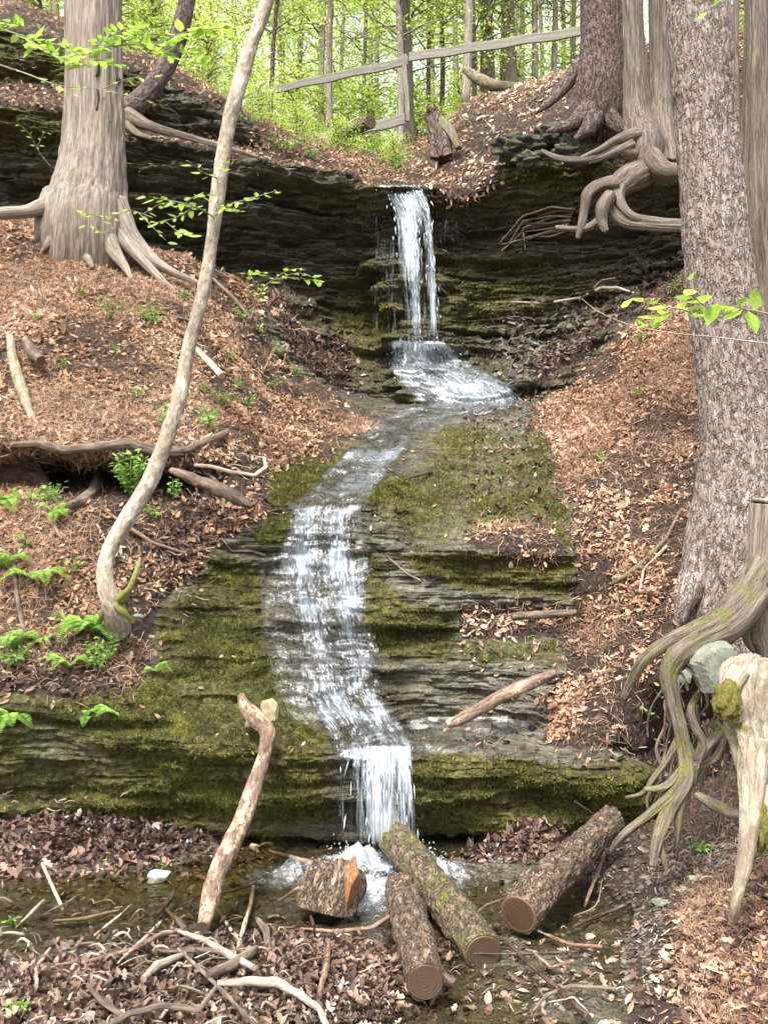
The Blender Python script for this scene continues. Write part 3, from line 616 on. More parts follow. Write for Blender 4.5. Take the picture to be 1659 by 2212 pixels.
def litter(name, surfs, wfun, n, mat, size=(.05, .085), tilt=.45, tpl=LEAF, lift=.008, rpow=1.0, margin=260, wid=None, curl=None):
    P, Nn = sample(surfs, wfun, n, margin)
    up = Nn + np.array([0, 0, .5]); up = up / np.linalg.norm(up, axis=1)[:, None]
    up = up + tilt * RNG.normal(size=up.shape); up /= np.linalg.norm(up, axis=1)[:, None]
    sz = size[0] + (size[1] - size[0]) * RNG.random(n) ** 1.6
    lowf = .5 + .55 * fbm(P[:, 0] * 1.1, P[:, 1] * 1.1, P[:, 2] * 1.1, 3)
    return inst(tpl, P + up * lift, rvec(n), up, sz, (RNG.uniform(.7, 1.25, n) if wid is None else wid), (RNG.uniform(-1, 3.2, n) if curl is None else np.full(n, curl)), np.clip(.68 * RNG.random(n) ** rpow + .32 * lowf, 0, 1) if rpow > .5 else RNG.random(n) ** rpow)

BANK = ['rock_steps']; 
def wlit(s): return s['lit'] ** 1.5
fbmask = lambda s, k=1.3, z=0: sstep(-.35, .35, fbm(s['P'][..., 0] * k, s['P'][..., 1] * k, s['P'][..., 2] * k + z, 3))
def dry(s): return wlit(s) * (0.10 + fbmask(s, 2.4) * (.35 + fbmask(s, .8, 3))) * (1 - .93 * holP.at(s['u'], s['v']))
nohol = lambda s: 1 - .93 * holP.at(s['u'], s['v'])
def nee(s): return wlit(s) * (0.22 + fbmask(s, 1.1, 5)) * nohol(s)
o = leaf_obj('fallen_leaves', [litter('', BANK, dry, 62000, None, (.028, .07), .42, rpow=.95), litter('', BANK, dry, 15000, None, (.05, .105), .45, LOBED), litter('', BANK, lambda s: .3 * (s['N'][..., 2] > .45), 1100, None, (.03, .06), .25)], M['litter'])
tag(o, 'dry tan and orange leaves fallen all over both banks', 'leaf litter', kind='stuff')
o = leaf_obj('fallen_needles', [litter('', BANK, nee, 190000, None, (.05, .12), .3, NEEDLE, .014, wid=RNG.uniform(.8, 1.6, 190000)),
     litter('', ['rock_wall'], wlit, 50000, None, (.07, .14), .3, NEEDLE, .015, wid=RNG.uniform(1.0, 2.0, 50000)),
     litter('', ['stream_bed'], lambda s: (s['rb'] > .3) * s['lit'], 26000, None, (.05, .1), .3, NEEDLE, .01, wid=np.full(26000, .8))], M['needles'])
tag(o, 'rust coloured needles matted between the fallen leaves on the slopes', 'needle litter', kind='stuff')
hi = lambda s: wlit(s) * (s['rq'][:, None] > 3.6) * (0.25 + fbmask(s, .8))
o = leaf_obj('hilltop_leaves', [litter('', ['rock_wall'], hi, 20000, None, (.05, .09), .4), litter('', ['rock_wall'], lambda s: hi(s) * np.exp(-((s['u'] - 1130) / 180) ** 2), 1500, None, (.08, .13), .4, rpow=.12), litter('', ['woodland_floor'], lambda s: (s['P'][..., 1] < 30) * 1.0, 9000, None, (.08, .12), .4)], M['litter'])
tag(o, 'brown and whitish leaves strewn above the rock wall', 'leaf litter', kind='stuff')
tal = lambda s: s['lit'] * (s['rq'][:, None] < 3)
o = leaf_obj('wet_leaves', [litter('', ['rock_wall'], tal, 9000, None, (.06, .12), .6), litter('', ['stream_bed'], lambda s: s['lit'] * (s['P'][..., 1] > 5.5) * (s['rb'] < .2), 8500, None, (.03, .085), .6), litter('', ['stream_bed'], lambda s: s['lit'] * (s['P'][..., 1] > 5.5) * (s['rb'] < .2), 2200, None, (.05, .11), .6, LOBED),
     litter('', BANK, lambda s: (1 - s['lit']) * (.08 + s['wet'] * .05) * (s['u'] > 1000) * (s['N'][..., 2] > .45) + s['lit'] * sstep(1400, 1480, s['v']) * .5 * (s['u'] < 700) + .8 * (s['lit'] > .3) * np.exp(-((s['u'] - 450) / 130) ** 2 - ((s['v'] - 1170) / 80) ** 2), 5000, None, (.04, .08), .4)], M['wetlit'])
tag(o, 'wet dark purple brown leaves heaped by the water and below the rock wall', 'wet leaf litter', kind='stuff')
bl = lambda s: (s['lit'] * (s['P'][..., 1] < 5.8) * (s['rb'] < .1) + .045 * (s['rb'] < .2) * sstep(6.2, 5.2, s['P'][..., 1]))
o = leaf_obj('streamside_leaves', [litter('', ['stream_bed'], lambda s: bl(s) * sstep(5.2, 4.8, s['P'][..., 1]), 2600, None, (.05, .095), .55, LOBED, rpow=.35), litter('', ['stream_bed'], bl, 1500, None, (.05, .09), .5), litter('', ['stream_bed'], bl, 14000, None, (.025, .07), .5, rpow=.95), litter('', ['stream_bed'], bl, 3500, None, (.05, .085), .5, LOBED)], M['bedlit'])
tag(o, 'pale and brown leaves caught among the sticks in the foreground', 'leaf litter', kind='stuff')
rbw = lambda s: (s['rb'] > .15) * s['lit'] * sstep(5.9, 5.0, s['P'][..., 1]) * (.25 + fbmask(s, 2.0))
o = leaf_obj('slope_leaves', [litter('', ['stream_bed'], rbw, 3800, None, (.03, .075), .4), litter('', ['stream_bed'], rbw, 500, None, (.05, .09), .4, LOBED, rpow=.6)], M['litter'])
o = leaf_obj('brown_slope_leaves', [litter('', ['stream_bed'], rbw, 6500, None, (.03, .08), .4, OAK)], M['wetlit']); tag(o, 'dark brown damp leaves under the rusty ones at the lower right', 'leaf litter', kind='stuff')
o = None
o = bpy.data.objects['slope_leaves']
tag(o, 'rusty leaves and scraps covering the near slope at the lower right', 'leaf litter', kind='stuff')
def gw(s): return (s['rb'] < 1.6) * ((s['rb'] > .02) * sstep(4.6, 5.6, s['P'][..., 1]) + .25 * (s['rb'] <= .02)) * (s['P'][..., 1] < 7)
o = leaf_obj('shale_gravel', [litter('', ['stream_bed'], gw, 9000, None, (.012, .05), .3, FLAKE, 0, curl=.6), litter('', ['rock_wall'], lambda s: (s['rq'][:, None] < 2.2) * (s['rq'][:, None] > 1.1) * sstep(980, 1150, s['u']) * 1.0, 2600, None, (.04, .15), .22, FLAKE, 0, curl=.45)], M['gravel'])
tag(o, 'flat chips of grey shale lying on the wet soil', 'gravel', kind='stuff')
o = leaf_obj('fallen_catkins', [litter('', ['stream_bed'], lambda s: (s['P'][..., 1] < 7.2) * 1.0, 260, None, (.02, .04), .3, NEEDLE, .03, wid=np.full(260, 6.)), litter('', BANK, lambda s: (1 - s['lit']) * 1.0, 450, None, (.02, .035), .3, NEEDLE, .012, wid=np.full(450, 6.))], M['catkin'])
tag(o, 'tiny yellow catkins sprinkled on moss and shallow water', 'catkins', kind='stuff')
mw = lambda s: sstep(.45, .85, s['moss'] + .25 * fbm(s['P'][..., 0] * 4, s['P'][..., 1] * 4, s['P'][..., 2] * 9, 4)) * (1 - s['lit'])
def moss_parts(names, n, size, wf=mw):
    P, Nn = sample(names, wf, n); d = Nn * .7 + np.array([0, 0, .4]) + .5 * RNG.normal(size=Nn.shape); d /= np.linalg.norm(d, axis=1)[:, None]
    return inst(BLADE, P, d, rvec(n), RNG.uniform(*size, n), rnd=np.clip(.5 + .35 * fbm(P[:, 0] * 6, P[:, 1] * 6, P[:, 2] * 6, 3) + .15 * RNG.normal(size=n), 0, 1))
o = leaf_obj('moss', [moss_parts(BANK, 190000, (.011, .03)), moss_parts(['rock_wall'], 30000, (.02, .045)), moss_parts(['stream_bed'], 12000, (.006, .012))], M['moss'])
tag(o, 'short green moss growing on the rock ledges', 'moss', kind='stuff')

# ------------------------------------------------------------ water
def clear_water():
    t = NT('clear shallow water', .05); g = t.n('BsdfGlossy'); g.inputs['Roughness'].default_value = .08; g.inputs[0].default_value = (.9, .95, 1, 1)
    tr = t.n('BsdfTransparent'); tr.inputs[0].default_value = (.80, .76, .66, 1); fr = t.n('Fresnel'); fr.inputs[0].default_value = 1.33
    b = t.n('Bump'); b.inputs['Distance'].default_value = .012; b.inputs['Strength'].default_value = .6
    h = t.math('ADD', t.noise(t.scale(t.geo(), (9, 16, 9)), 1, 3, .6, .6), t.math('MULTIPLY', t.noise(t.geo(), 55, 2, .6), .3)); t.l(h, b.inputs['Height'])
    t.l(b.outputs[0], g.inputs['Normal']); t.l(b.outputs[0], fr.inputs['Normal'])
    mx = t.n('MixShader'); t.l(t.math('ADD', t.math('MULTIPLY', fr.outputs[0], .9), .03), mx.inputs[0]); t.l(tr.outputs[0], mx.inputs[1]); t.l(g.outputs[0], mx.inputs[2]); t.l(mx.outputs[0], t.out.inputs[0]); return t.m
def white_water(name, sc=(50, 4), lo=.5, hi=.62, film=.12):
    """foam streaks along the flow over a thin clear film"""
    t = NT(name, .25); f = t.attr('flow', True); d = t.attr('dens')
    a = t.noise(t.scale(f, (sc[0], sc[1], 1)), 1, 5, .65, 1.6); a2 = t.noise(t.scale(f, (sc[0] * .2, sc[1] * 1.1, 1)), 1, 5, .7, 2.0)
    v = t.math('ADD', t.math('MULTIPLY', a, .62), t.math('MULTIPLY', a2, .38)); v = t.math('ADD', v, t.math('MULTIPLY', t.math('SUBTRACT', d, .5), .32))
    al = t.maprange(v, lo, hi); t.b.inputs['Base Color'].default_value = (.62, .70, .78, 1); t.b.inputs['Specular IOR Level'].default_value = .6
    bm = t.bump(v, .8, .02)
    tl = t.n('BsdfTranslucent'); tl.inputs[0].default_value = (.66, .74, .82, 1); wx = t.n('MixShader'); wx.inputs[0].default_value = .35; t.l(t.b.outputs[0], wx.inputs[1]); t.l(tl.outputs[0], wx.inputs[2])
    g = t.n('BsdfGlossy'); g.inputs['Roughness'].default_value = .15; t.l(bm.outputs[0], g.inputs['Normal'])
    tr = t.n('BsdfTransparent'); tr.inputs[0].default_value = (1, 1, 1, 1); fx = t.n('MixShader')
    t.l(t.math('MULTIPLY', t.maprange(d, .02, .3), film), fx.inputs[0]); t.l(tr.outputs[0], fx.inputs[1]); t.l(g.outputs[0], fx.inputs[2])
    mx = t.n('MixShader'); t.l(t.math('MULTIPLY', t.math('MULTIPLY', al, .93), t.maprange(d, .02, .25)), mx.inputs[0]); t.l(fx.outputs[0], mx.inputs[1]); t.l(wx.outputs[0], mx.inputs[2]); t.l(mx.outputs[0], t.out.inputs[0]); return t.m
M['water'] = clear_water(); M['fall'] = white_water('falling water', (46, 1.3), .44, .74, 0.0); M['cascade'] = white_water('white cascade water', (40, 4.2), .45, .76, .12); M['run'] = white_water('rippling thin stream', (26, 13), .46, .88, .30)
q_ = NT('water drops', .15); q_.b.inputs['Base Color'].default_value = (.70, .78, .85, 1); tr_ = q_.n('BsdfTransparent'); mx_ = q_.n('MixShader'); mx_.inputs[0].default_value = .5
q_.l(tr_.outputs[0], mx_.inputs[1]); q_.l(q_.b.outputs[0], mx_.inputs[2]); q_.l(mx_.outputs[0], q_.out.inputs[0]); M['drop'] = q_.m

def flow_sheet(rows, n, m, off=.04, seed=0., dens=None, free=False, wob=0., surf=('rock_steps',), prof=None, fade=(.05, .12)):
    """rows (uL, uR, v[, Y]); on the rock unless free"""
    K = np.array(rows, float); rr = np.arange(len(K), dtype=float)
    Q = smooth_cols(K, rr, np.linspace(0, len(K) - 1, n)); t = np.linspace(0, 1, m); P = np.zeros((n, m, 3))
    for i in range(n):
        for j in range(m):
            u = Q[i, 0] * (1 - t[j]) + Q[i, 1] * t[j]; v = Q[i, 2]
            P[i, j] = W(u, v, Q[i, 3]) if free else hit(u, v, surf)[0]
    if not free:
        for _ in range(3):
            P[1:-1] = (P[:-2] + 2 * P[1:-1] + P[2:]) / 4; P[:, 1:-1] = (P[:, :-2] + 2 * P[:, 1:-1] + P[:, 2:]) / 4
    d = np.array([0, 0, CAMZ]) - P; d /= np.linalg.norm(d, axis=-1)[..., None]; up = np.array([0, 0, 1.0])
    L = np.concatenate([[0], np.cumsum(np.linalg.norm(np.diff(P[:, m // 2], axis=0), axis=1))]); Wd = np.linalg.norm(P[:, -1] - P[:, 0], axis=1)
    A = (t[None] - .5) * Wd[:, None] * np.ones((n, 1)); Ln = np.repeat(L[:, None], m, 1)
    b = noise(A * 18 + seed * 3, Ln * 2.5, seed) * .6 + noise(A * 40, Ln * 6, seed + 5) * .4
    P = P + d * (off + (.02 + wob) * b)[..., None] + up * .01
    e = np.minimum(t, 1 - t) * 2; dd = sstep(0, .28, e)[None] * np.ones((n, 1)) * (dens(np.linspace(0, 1, n))[:, None] if dens else 1)
    if prof is not None: dd = dd * prof(np.linspace(0, 1, n)[:, None], t[None])
    tn = np.linspace(0, 1, n)[:, None]; dd = dd * sstep(0, fade[0], tn) * (1 - sstep(1 - fade[1], 1, tn))
    dd = dd * (.75 + .5 * noise(A * 7 + seed, Ln * 1.3, seed))
    return P, dd, np.stack([A + seed * 2.3, Ln + seed, np.full_like(A, seed)], -1)
def flow_obj(name, sheets, mat, parent=None):
    V, Fs, D, Fl, o = [], [], [], [], 0
    for P, d, f in sheets:
        V.append(P.reshape(-1, 3)); Fs.append(grid_faces(*P.shape[:2]) + o); D.append(d.ravel()); Fl.append(f.reshape(-1, 3)); o += V[-1].shape[0]
    ob = mesh_np(name, np.vstack(V), np.vstack(Fs), mat, dict(dens=np.clip(np.concatenate(D), 0, 1), flow=np.vstack(Fl))); tag(ob, kind='structure'); return ob
SPIN = (np.array([[0,0,0],[.35,.5,0],[.35,-.25,.43],[.35,-.25,-.43],[1,0,0]], float), np.array([[0,1,2],[0,2,3],[0,3,1],[4,2,1],[4,3,2],[4,1,3]]))
def spindles(P, D, length, width):
    n = len(P); side = rvec(n); L = RNG.uniform(*length, n); Wd = RNG.uniform(*width, n)
    return inst(SPIN, P, D, side - D * (side * D).sum(1)[:, None] if False else np.cross(D, side) / (np.linalg.norm(np.cross(D, side), axis=1)[:, None] + 1e-9), L, Wd / L, Wd / L)
def strand_drops(sheet, n, length, width, pick=None, jit=.015):
    P, d, f = sheet; nr, nc = P.shape[:2]; wt = (d ** 2 * (pick(f) if pick else 1)).ravel(); cs = np.cumsum(wt); i = np.searchsorted(cs, RNG.random(n) * cs[-1]); r, c = np.minimum(i // nc, nr - 2), i % nc
    D = P[r + 1, c] - P[r, c]; D /= np.linalg.norm(D, axis=1)[:, None] + 1e-9; D = D + .08 * RNG.normal(size=D.shape); D /= np.linalg.norm(D, axis=1)[:, None]
    return spindles(P[r, c] + jit * RNG.normal(size=(n, 3)), D, length, width)

up_rows = [(812, 905, 400, 14.75), (822, 918, 412, 14.45), (836, 930, 440, 14.1), (846, 938, 475, 13.85), (852, 944, 540, 13.7), (858, 950, 640, 13.6), (862, 958, 800, 13.45)]
pk = lambda t, s: 1 - sstep(.3, .65, t) * (1 - np.clip(np.exp(-((s - .34) / .20) ** 2) + .9 * np.exp(-((s - .86) / .12) ** 2) + .15, 0, 1))
A1 = flow_sheet(up_rows, 130, 40, 0, 1., lambda t: .98 - .18 * t, True, .04, prof=pk); A2 = flow_sheet(up_rows, 130, 40, -.10, 2., lambda t: .85 - .12 * t, True, .04, prof=pk)
thin = [(800, 860, 455, 14.3), (800, 860, 600, 14.2), (802, 862, 790, 14.1)]; A3 = flow_sheet(thin, 60, 24, 0, 3., lambda t: .26 + 0 * t, True)
thin2 = [(940, 1000, 470, 14.3), (940, 1000, 560, 14.2), (945, 1000, 640, 14.1)]; A4 = flow_sheet(thin2, 60, 24, 0, 4., lambda t: .2 - .1 * t, True)
flow_obj('waterfall', [A1, A2, A3, A4], M['fall'])
spl = [(845, 965, 735), (832, 985, 760), (826, 1020, 785), (838, 1065, 808), (860, 1120, 835), (890, 1150, 862), (880, 1160, 895)]
B1 = flow_sheet(spl, 60, 70, .05, 5., lambda t: 1.0 - .35 * t, surf=('rock_wall', 'rock_steps'), wob=.03); B2 = flow_sheet(spl, 60, 70, .11, 6., lambda t: .9 - .45 * t, surf=('rock_wall', 'rock_steps'), wob=.03)
flow_obj('splash_water', [B1, B2], M['cascade'])
gully = [(905, 1130, 872), (850, 1100, 890), (800, 950, 915), (770, 905, 950), (740, 875, 985), (700, 850, 1020), (672, 815, 1060), (645, 795, 1100)]
D1 = flow_sheet(gully, 110, 60, .03, 7., lambda t: .55 + .55 * np.exp(-((t - .56) / .05) ** 2)); flow_obj('stream', [D1], M['run'])
casc = [(630, 800, 1080), (620, 785, 1115), (612, 790, 1160), (594, 800, 1200), (598, 808, 1260), (606, 805, 1300), (618, 812, 1350), (628, 824, 1400), (642, 832, 1450), (658, 826, 1485), (664, 832, 1510), (688, 866, 1560), (716, 902, 1610), (728, 910, 1650)]
cp = lambda t, s: .62 + .55 * (noise(s * 5.5 + 2 * t, t * 9, 3.3) + .5 * noise(s * 13, t * 22, 7.7)) + .22 * np.exp(-((s - .45) / .3) ** 2)
dc = lambda t: .56 + .42 * np.clip(sum(np.exp(-((t - c) / w_) ** 2) for c, w_ in ((.06, .03), (.245, .035), (.40, .03), (.70, .06), (.83, .03), (.97, .04))), 0, 1)
E1 = flow_sheet(casc, 260, 60, .05, 8., dc, wob=.05, prof=cp, fade=(.05, .02)); E2 = flow_sheet(casc, 260, 60, .10, 9., lambda t: dc(t) - .12, wob=.07, prof=cp, fade=(.05, .02)); flow_obj('cascade', [E1, E2], M['cascade'])
low = [(735, 892, 1612, 7.12), (728, 897, 1632, 7.03), (722, 900, 1655, 6.9), (718, 905, 1690, 6.8), (716, 908, 1760, 6.72), (714, 912, 1850, 6.66)]
G1 = flow_sheet(low, 90, 50, 0, 10., lambda t: .70 - .12 * t, True, .04, prof=lambda t, s: .62 + .5 * sstep(.2, .5, s)); G2 = flow_sheet(low, 90, 50, .05, 11., lambda t: .55 - .2 * t, True, .04, prof=lambda t, s: .6 + .5 * sstep(.2, .5, s)); flow_obj('lower_waterfall', [G1, G2], M['fall'])
run2 = [(560, 1150, 1560), (640, 1160, 1590), (700, 1060, 1625), (715, 1000, 1640)]
flow_obj('ledge_water', [flow_sheet([(830, 1180, 1550), (860, 1150, 1575), (890, 1060, 1610), (900, 980, 1636)], 40, 50, .02, 12., lambda t: .2 + 0 * t), flow_sheet([(560, 640, 1190), (555, 640, 1260), (560, 650, 1340), (570, 670, 1430), (590, 690, 1510), (640, 740, 1590)], 90, 26, .02, 13., lambda t: .14 + 0 * t)], M['run'])
# foam where the lower fall lands, and the current below it
def radial(u, v, Yr, seed, sx, sy, dn):
    pts = []; n, m = 40, 60; t = np.linspace(0, 1, n)[:, None]; a = np.linspace(0, 2 * math.pi, m)[None]; c = W(u, v, Yr)
    x = c[0] + sx * t * np.cos(a); y = c[1] + sy * t * np.sin(a); z = .035 + .10 * (1 - t) ** 2 * (1 + .6 * noise(x * 14, y * 14, seed)) + .018 * noise(x * 30, y * 30, seed)
    return np.stack([x, y, z + 0 * a], -1), np.clip(dn * (1 - t) + 0 * a, 0, 1), np.stack([x + 0 * a, y * 3 + 0 * a, 0 * x + seed], -1)
M['foam'] = white_water('churning foam', (26, 9), .40, .66, .2)
flow_obj('pool_foam', [radial(775, 1845, 6.75, 14., .36, .28, 1.1), radial(905, 1840, 6.7, 15., .34, .22, .95), radial(800, 1905, 6.25, 16., .30, .35, .85), radial(640, 1870, 6.5, 18., .40, .28, .32), radial(950, 1870, 6.5, 17., .34, .22, .42)], M['foam'])
nx, ny = 200, 160; X, Y = np.meshgrid(np.linspace(-4.5, 4.0, nx), np.linspace(2.0, 7.75, ny)); Z = .006 + .004 * noise(X * 6, Y * 12, 2)
o = mesh_np('pool_water', np.stack([X, Y, Z], -1).reshape(-1, 3), grid_faces(ny, nx), M['water']); tag(o, kind='structure')
# drops in the air and on the crests of the cascade
strandm = lambda f: sstep(-.1, .5, noise(f[..., 0] * 26, f[..., 1] * .5, f[..., 2]))
dr = [strand_drops(A1, 420, (.04, .18), (.006, .018), strandm, .03), 
      strand_drops(B1, 500, (.015, .05), (.008, .02), None, .07), strand_drops(E2, 500, (.02, .06), (.003, .008), strandm, .02), strand_drops(G1, 200, (.04, .16), (.004, .012), strandm, .02)]
for (u, v, Yr, n, s) in ((775, 1835, 6.75, 130, .09), (905, 1830, 6.7, 90, .08), (810, 1890, 6.3, 110, .10)):
    c = W(u, v, Yr); c[2] = .06; q = c + RNG.normal(size=(n, 3)) * [s, s * .6, .035] + [0, 0, .05]; q[:, 2] = np.abs(q[:, 2] - .02) + .02; dr.append(spindles(q, rvec(n), (.008, .025), (.004, .008)))
o = leaf_obj('water_drops', dr, M['drop']); tag(o, 'white drops and strands of falling water', 'spray', kind='stuff')
# ------------------------------------------------------------ bark relief
def d_pine(amp=.02):
    def f(TH, S, RR, r):
        a = noise(r[..., 0] * 17, r[..., 1] * 17, r[..., 2] * 4.5 + .6 * noise(r[..., 0] * 9, r[..., 1] * 9, r[..., 2] * 9)); b = noise(r[..., 0] * 34 + 5, r[..., 1] * 34, r[..., 2] * 13)
        return amp * (np.minimum(np.abs(a) * 3.2, 1) - .6) + amp * .5 * (np.minimum(np.abs(b) * 3, 1) - .6) + RR * .05 * noise(r[..., 0] * 4, r[..., 1] * 4, r[..., 2] * 1.2)
    return f
def d_fibre(amp=.008, fl=.12):
    def f(TH, S, RR, r):
        return amp * noise(r[..., 0] * 34, r[..., 1] * 34, r[..., 2] * 2) + amp * .8 * noise(r[..., 0] * 70, r[..., 1] * 70, r[..., 2] * 4) + RR * fl * (noise(np.cos(TH) * 1.7 + 3, np.sin(TH) * 1.7, r[..., 2] * .9) + .5 * noise(np.cos(TH) * 4 + 8, np.sin(TH) * 4, r[..., 2] * 1.5))
    return f
def d_rough(amp=.006, k=40):
    def f(TH, S, RR, r): return amp * fbm(r[..., 0] * k, r[..., 1] * k, r[..., 2] * k * .4, 3) + RR * .08 * noise(r[..., 0] * 8, r[..., 1] * 8, r[..., 2] * 5)
    return f
def flare(base, lobes, h, amount, ph=0.):
    def f(TH, S, RR, r):
        smax = S.max(); k = np.exp(-(smax - S) / h)          # the path runs from top to foot
        return base(TH, S, RR, r) + RR * k * amount * (np.maximum(0, np.cos(lobes * TH + ph + .5 * np.sin(TH * 2))) ** 1.4)
    return f
SEED = [1.0]
def path(pts, n, ring, disp=None, cap=True):
    """pts: (u, v, Y, radius in picture units)"""
    SEED[0] += 1.7
    return tube_arrays([W(p[0], p[1], p[2]) for p in pts], [p[3] * p[2] / F for p in pts], n, ring, disp, cap, SEED[0])
def one(name, pts, n, ring, disp, mat, parent=None): return tubes_obj(name, [path(pts, n, ring, disp)], mat, parent)
def base_of(pts): p = pts[-1]; return tuple(W(p[0], p[1], p[2]))

def leafy(pts, nleaf, size, droop=.3, spread=1.0, flat=True):
    """twig points (k,3) -> leaf template arrays, leaves alternate on both sides"""
    Q = catmull(np.array(pts, float), nleaf); T = np.gradient(Q, axis=0); T /= np.linalg.norm(T, axis=1)[:, None] + 1e-9
    up = np.array([0, 0, 1.0]); S = np.cross(T, up); S /= np.linalg.norm(S, axis=1)[:, None] + 1e-9
    s = np.where(np.arange(nleaf) % 2, 1, -1)[:, None]; X = S * s * spread + T * .8 + RNG.normal(size=Q.shape) * .22 - up * droop
    Nn = up + RNG.normal(size=Q.shape) * .35 + T * .1 + np.array([0, -.35, 0]); Nn /= np.linalg.norm(Nn, axis=1)[:, None]
    return inst(LEAF, Q + X * .012, X, Nn, RNG.uniform(size * .5, size * 1.1, nleaf), RNG.uniform(.75, 1.05, nleaf), RNG.uniform(.2, 2, nleaf))

def sapling_sprays(root, start, tips, nleaf, size, mat_l='leaf', r0=.006, stem='thin', sub=3):
    tw, lf = [], []
    for tp in tips:
        a, b = np.array(start, float), np.array(tp, float); L = np.linalg.norm(b - a); m = (a + b) / 2 + rvec(1)[0] * L * .10 + [0, 0, L * .08]
        SEED[0] += 1; tw.append(tube_arrays([a, m, b], [r0, r0 * .7, r0 * .25], 10, 5, None, True, SEED[0]))
        Q = catmull(np.array([a, m, b]), 20); lf.append(leafy(Q[8:], nleaf, size))
        for k in range(sub):
            i = random.randint(6, 16); e = Q[i] + (Q[i + 3] - Q[i]) * 2.0 + rvec(1)[0] * L * .22 * [1, 1, .35]
            SEED[0] += 1; tw.append(tube_arrays([Q[i], (Q[i] + e) / 2 + [0, 0, .01], e], [r0 * .5, r0 * .35, r0 * .2], 6, 4, None, True, SEED[0])); lf.append(leafy([Q[i] * .6 + e * .4, (Q[i] + e) / 2 + [0, 0, .01], e], max(3, nleaf // 2), size))
    a = tubes_obj('twig', tw, M[stem], root); b = leaf_obj('foliage', lf, M[mat_l], root); return a, b

# ------------------------------------------------------------ big trees
def big_tree(name, pts, label, cat, disp, mat, n=420, ring=150, roots=(), rmat=None, group=None):
    t = thing(name, base_of(pts), label, cat, group); one('trunk', pts, n, ring, disp, mat, t)
    for rp in roots: one('root', rp, max(24, 12 * len(rp)), 20, d_fibre(.006, .22), rmat or mat, t)
    return t
tA = big_tree('cedar_tree', [(207,-900,12,38),(206,-400,12,48),(204,0,12,56),(202,200,12,60),(201,330,12,68),(196,420,12,82),(190,480,12.0,94),(190,530,12.1,100),(188,600,12.5,96)],
  'broad grey cedar trunk with woodpecker holes and flared foot on the left bank', 'tree', flare(d_fibre(.012, .08), 7, .45, .12), M['cedar'], 460, 170,
  [[(245,440,11.9,28),(290,520,11.85,19),(350,575,11.76,11),(430,612,11.8,5)],[(215,470,11.85,28),(245,540,11.72,17),(275,585,11.62,8),(295,625,11.5,3)],[(190,470,11.8,24),(185,540,11.72,14),(200,580,11.6,5)],[(160,470,11.8,30),(125,505,11.72,17),(98,535,11.7,6),(88,550,11.75,2)],
   [(110,440,11.8,20),(60,455,11.6,14),(0,460,11.4,13),(-90,475,11.2,10)],[(120,420,11.95,30),(95,470,11.8,20),(84,505,11.75,9),(80,525,11.8,3)],[(250,500,11.85,18),(320,575,11.7,10),(380,635,11.6,4)]], M['cedar'])
# holes pecked into the cedar
for (u, v, a, b) in ((222,170,6,19),(224,236,5,24),(256,280,5,5),(236,345,5,4),(258,367,3,6),(238,352,3,5),(258,427,3,4),(250,232,3,3),(272,178,4,5)):
    u = u if u < 250 else u - 12; c = W(u, v, 12); rr = 60 * 12 / F; dx = c[0] - W(203, v, 12)[0]; c[1] = 12 - math.sqrt(max(0, rr * rr * .98 - dx * dx)) - .002
    th = np.linspace(0, 2 * math.pi, 14, endpoint=False); k = 12 / F
    V = np.array([[c[0], c[1] + .01, c[2]]] + [[c[0] + a * k * math.cos(q) * (1 + .2 * math.sin(3 * q)), c[1] - .012, c[2] + b * k * math.sin(q)] for q in th] + [[c[0] + a * 1.4 * k * math.cos(q), c[1] + .03, c[2] + b * 1.15 * k * math.sin(q)] for q in th])
    Fc = [[0, 1 + i, 1 + (i + 1) % 14] for i in range(14)] + [[1 + i, 15 + i, 15 + (i + 1) % 14] for i in range(14)] + [[1 + i, 15 + (i + 1) % 14, 1 + (i + 1) % 14] for i in range(14)]
    if 'hole' not in M: q_ = NT('dark rotten wood'); q_.b.inputs['Base Color'].default_value = (.03, .012, .008, 1); M['hole'] = q_.m
    o = mesh_np('woodpecker_hole', V, np.array(Fc), M['hole']); under(o, tA)
tD = big_tree('pine_tree', [(1440,-900,7.6,50),(1478,-400,7.5,58),(1507,0,7.4,66),(1526,300,7.4,67),(1543,500,7.4,70),(1567,700,7.4,74),(1588,850,7.4,81),(1599,1000,7.4,90),(1592,1100,7.4,98),(1578,1200,7.4,102),(1568,1300,7.38,98),(1562,1420,7.35,90)],
  'tall leaning pine with pale grey plated bark, largest trunk at the right', 'tree', flare(d_pine(.012), 4, .45, .22, 1.2), M['pine'], 760, 260,
  [[(1500,1250,7.25,34),(1478,1300,7.15,22),(1468,1345,7.15,8)]], M['pine'])
tE = big_tree('red_pine', [(1296,-900,13.6,30),(1297,-300,13.6,38),(1297,0,13.6,43),(1297,120,13.6,46),(1292,200,13.6,52),(1288,245,13.7,60),(1286,280,13.9,66),(1284,340,14.5,60)],
  'dark reddish brown pine trunk at the end of the fence rail above the rock wall', 'tree', flare(d_pine(.014), 5, .3, .25), M['pine_red'], 300, 120,
  [[(1280,225,13.5,26),(1248,258,13.4,19),(1212,276,13.35,11),(1180,284,13.35,3)],[(1310,250,13.5,24),(1340,282,13.4,13),(1365,300,13.45,3)],[(1280,110,14.0,18),(1245,150,13.95,18),(1205,200,13.8,13),(1170,235,13.7,5),(1155,245,13.7,2)],[(1285,250,13.4,24),(1262,285,13.3,14),(1240,300,13.3,4)]], M['pine_red'])
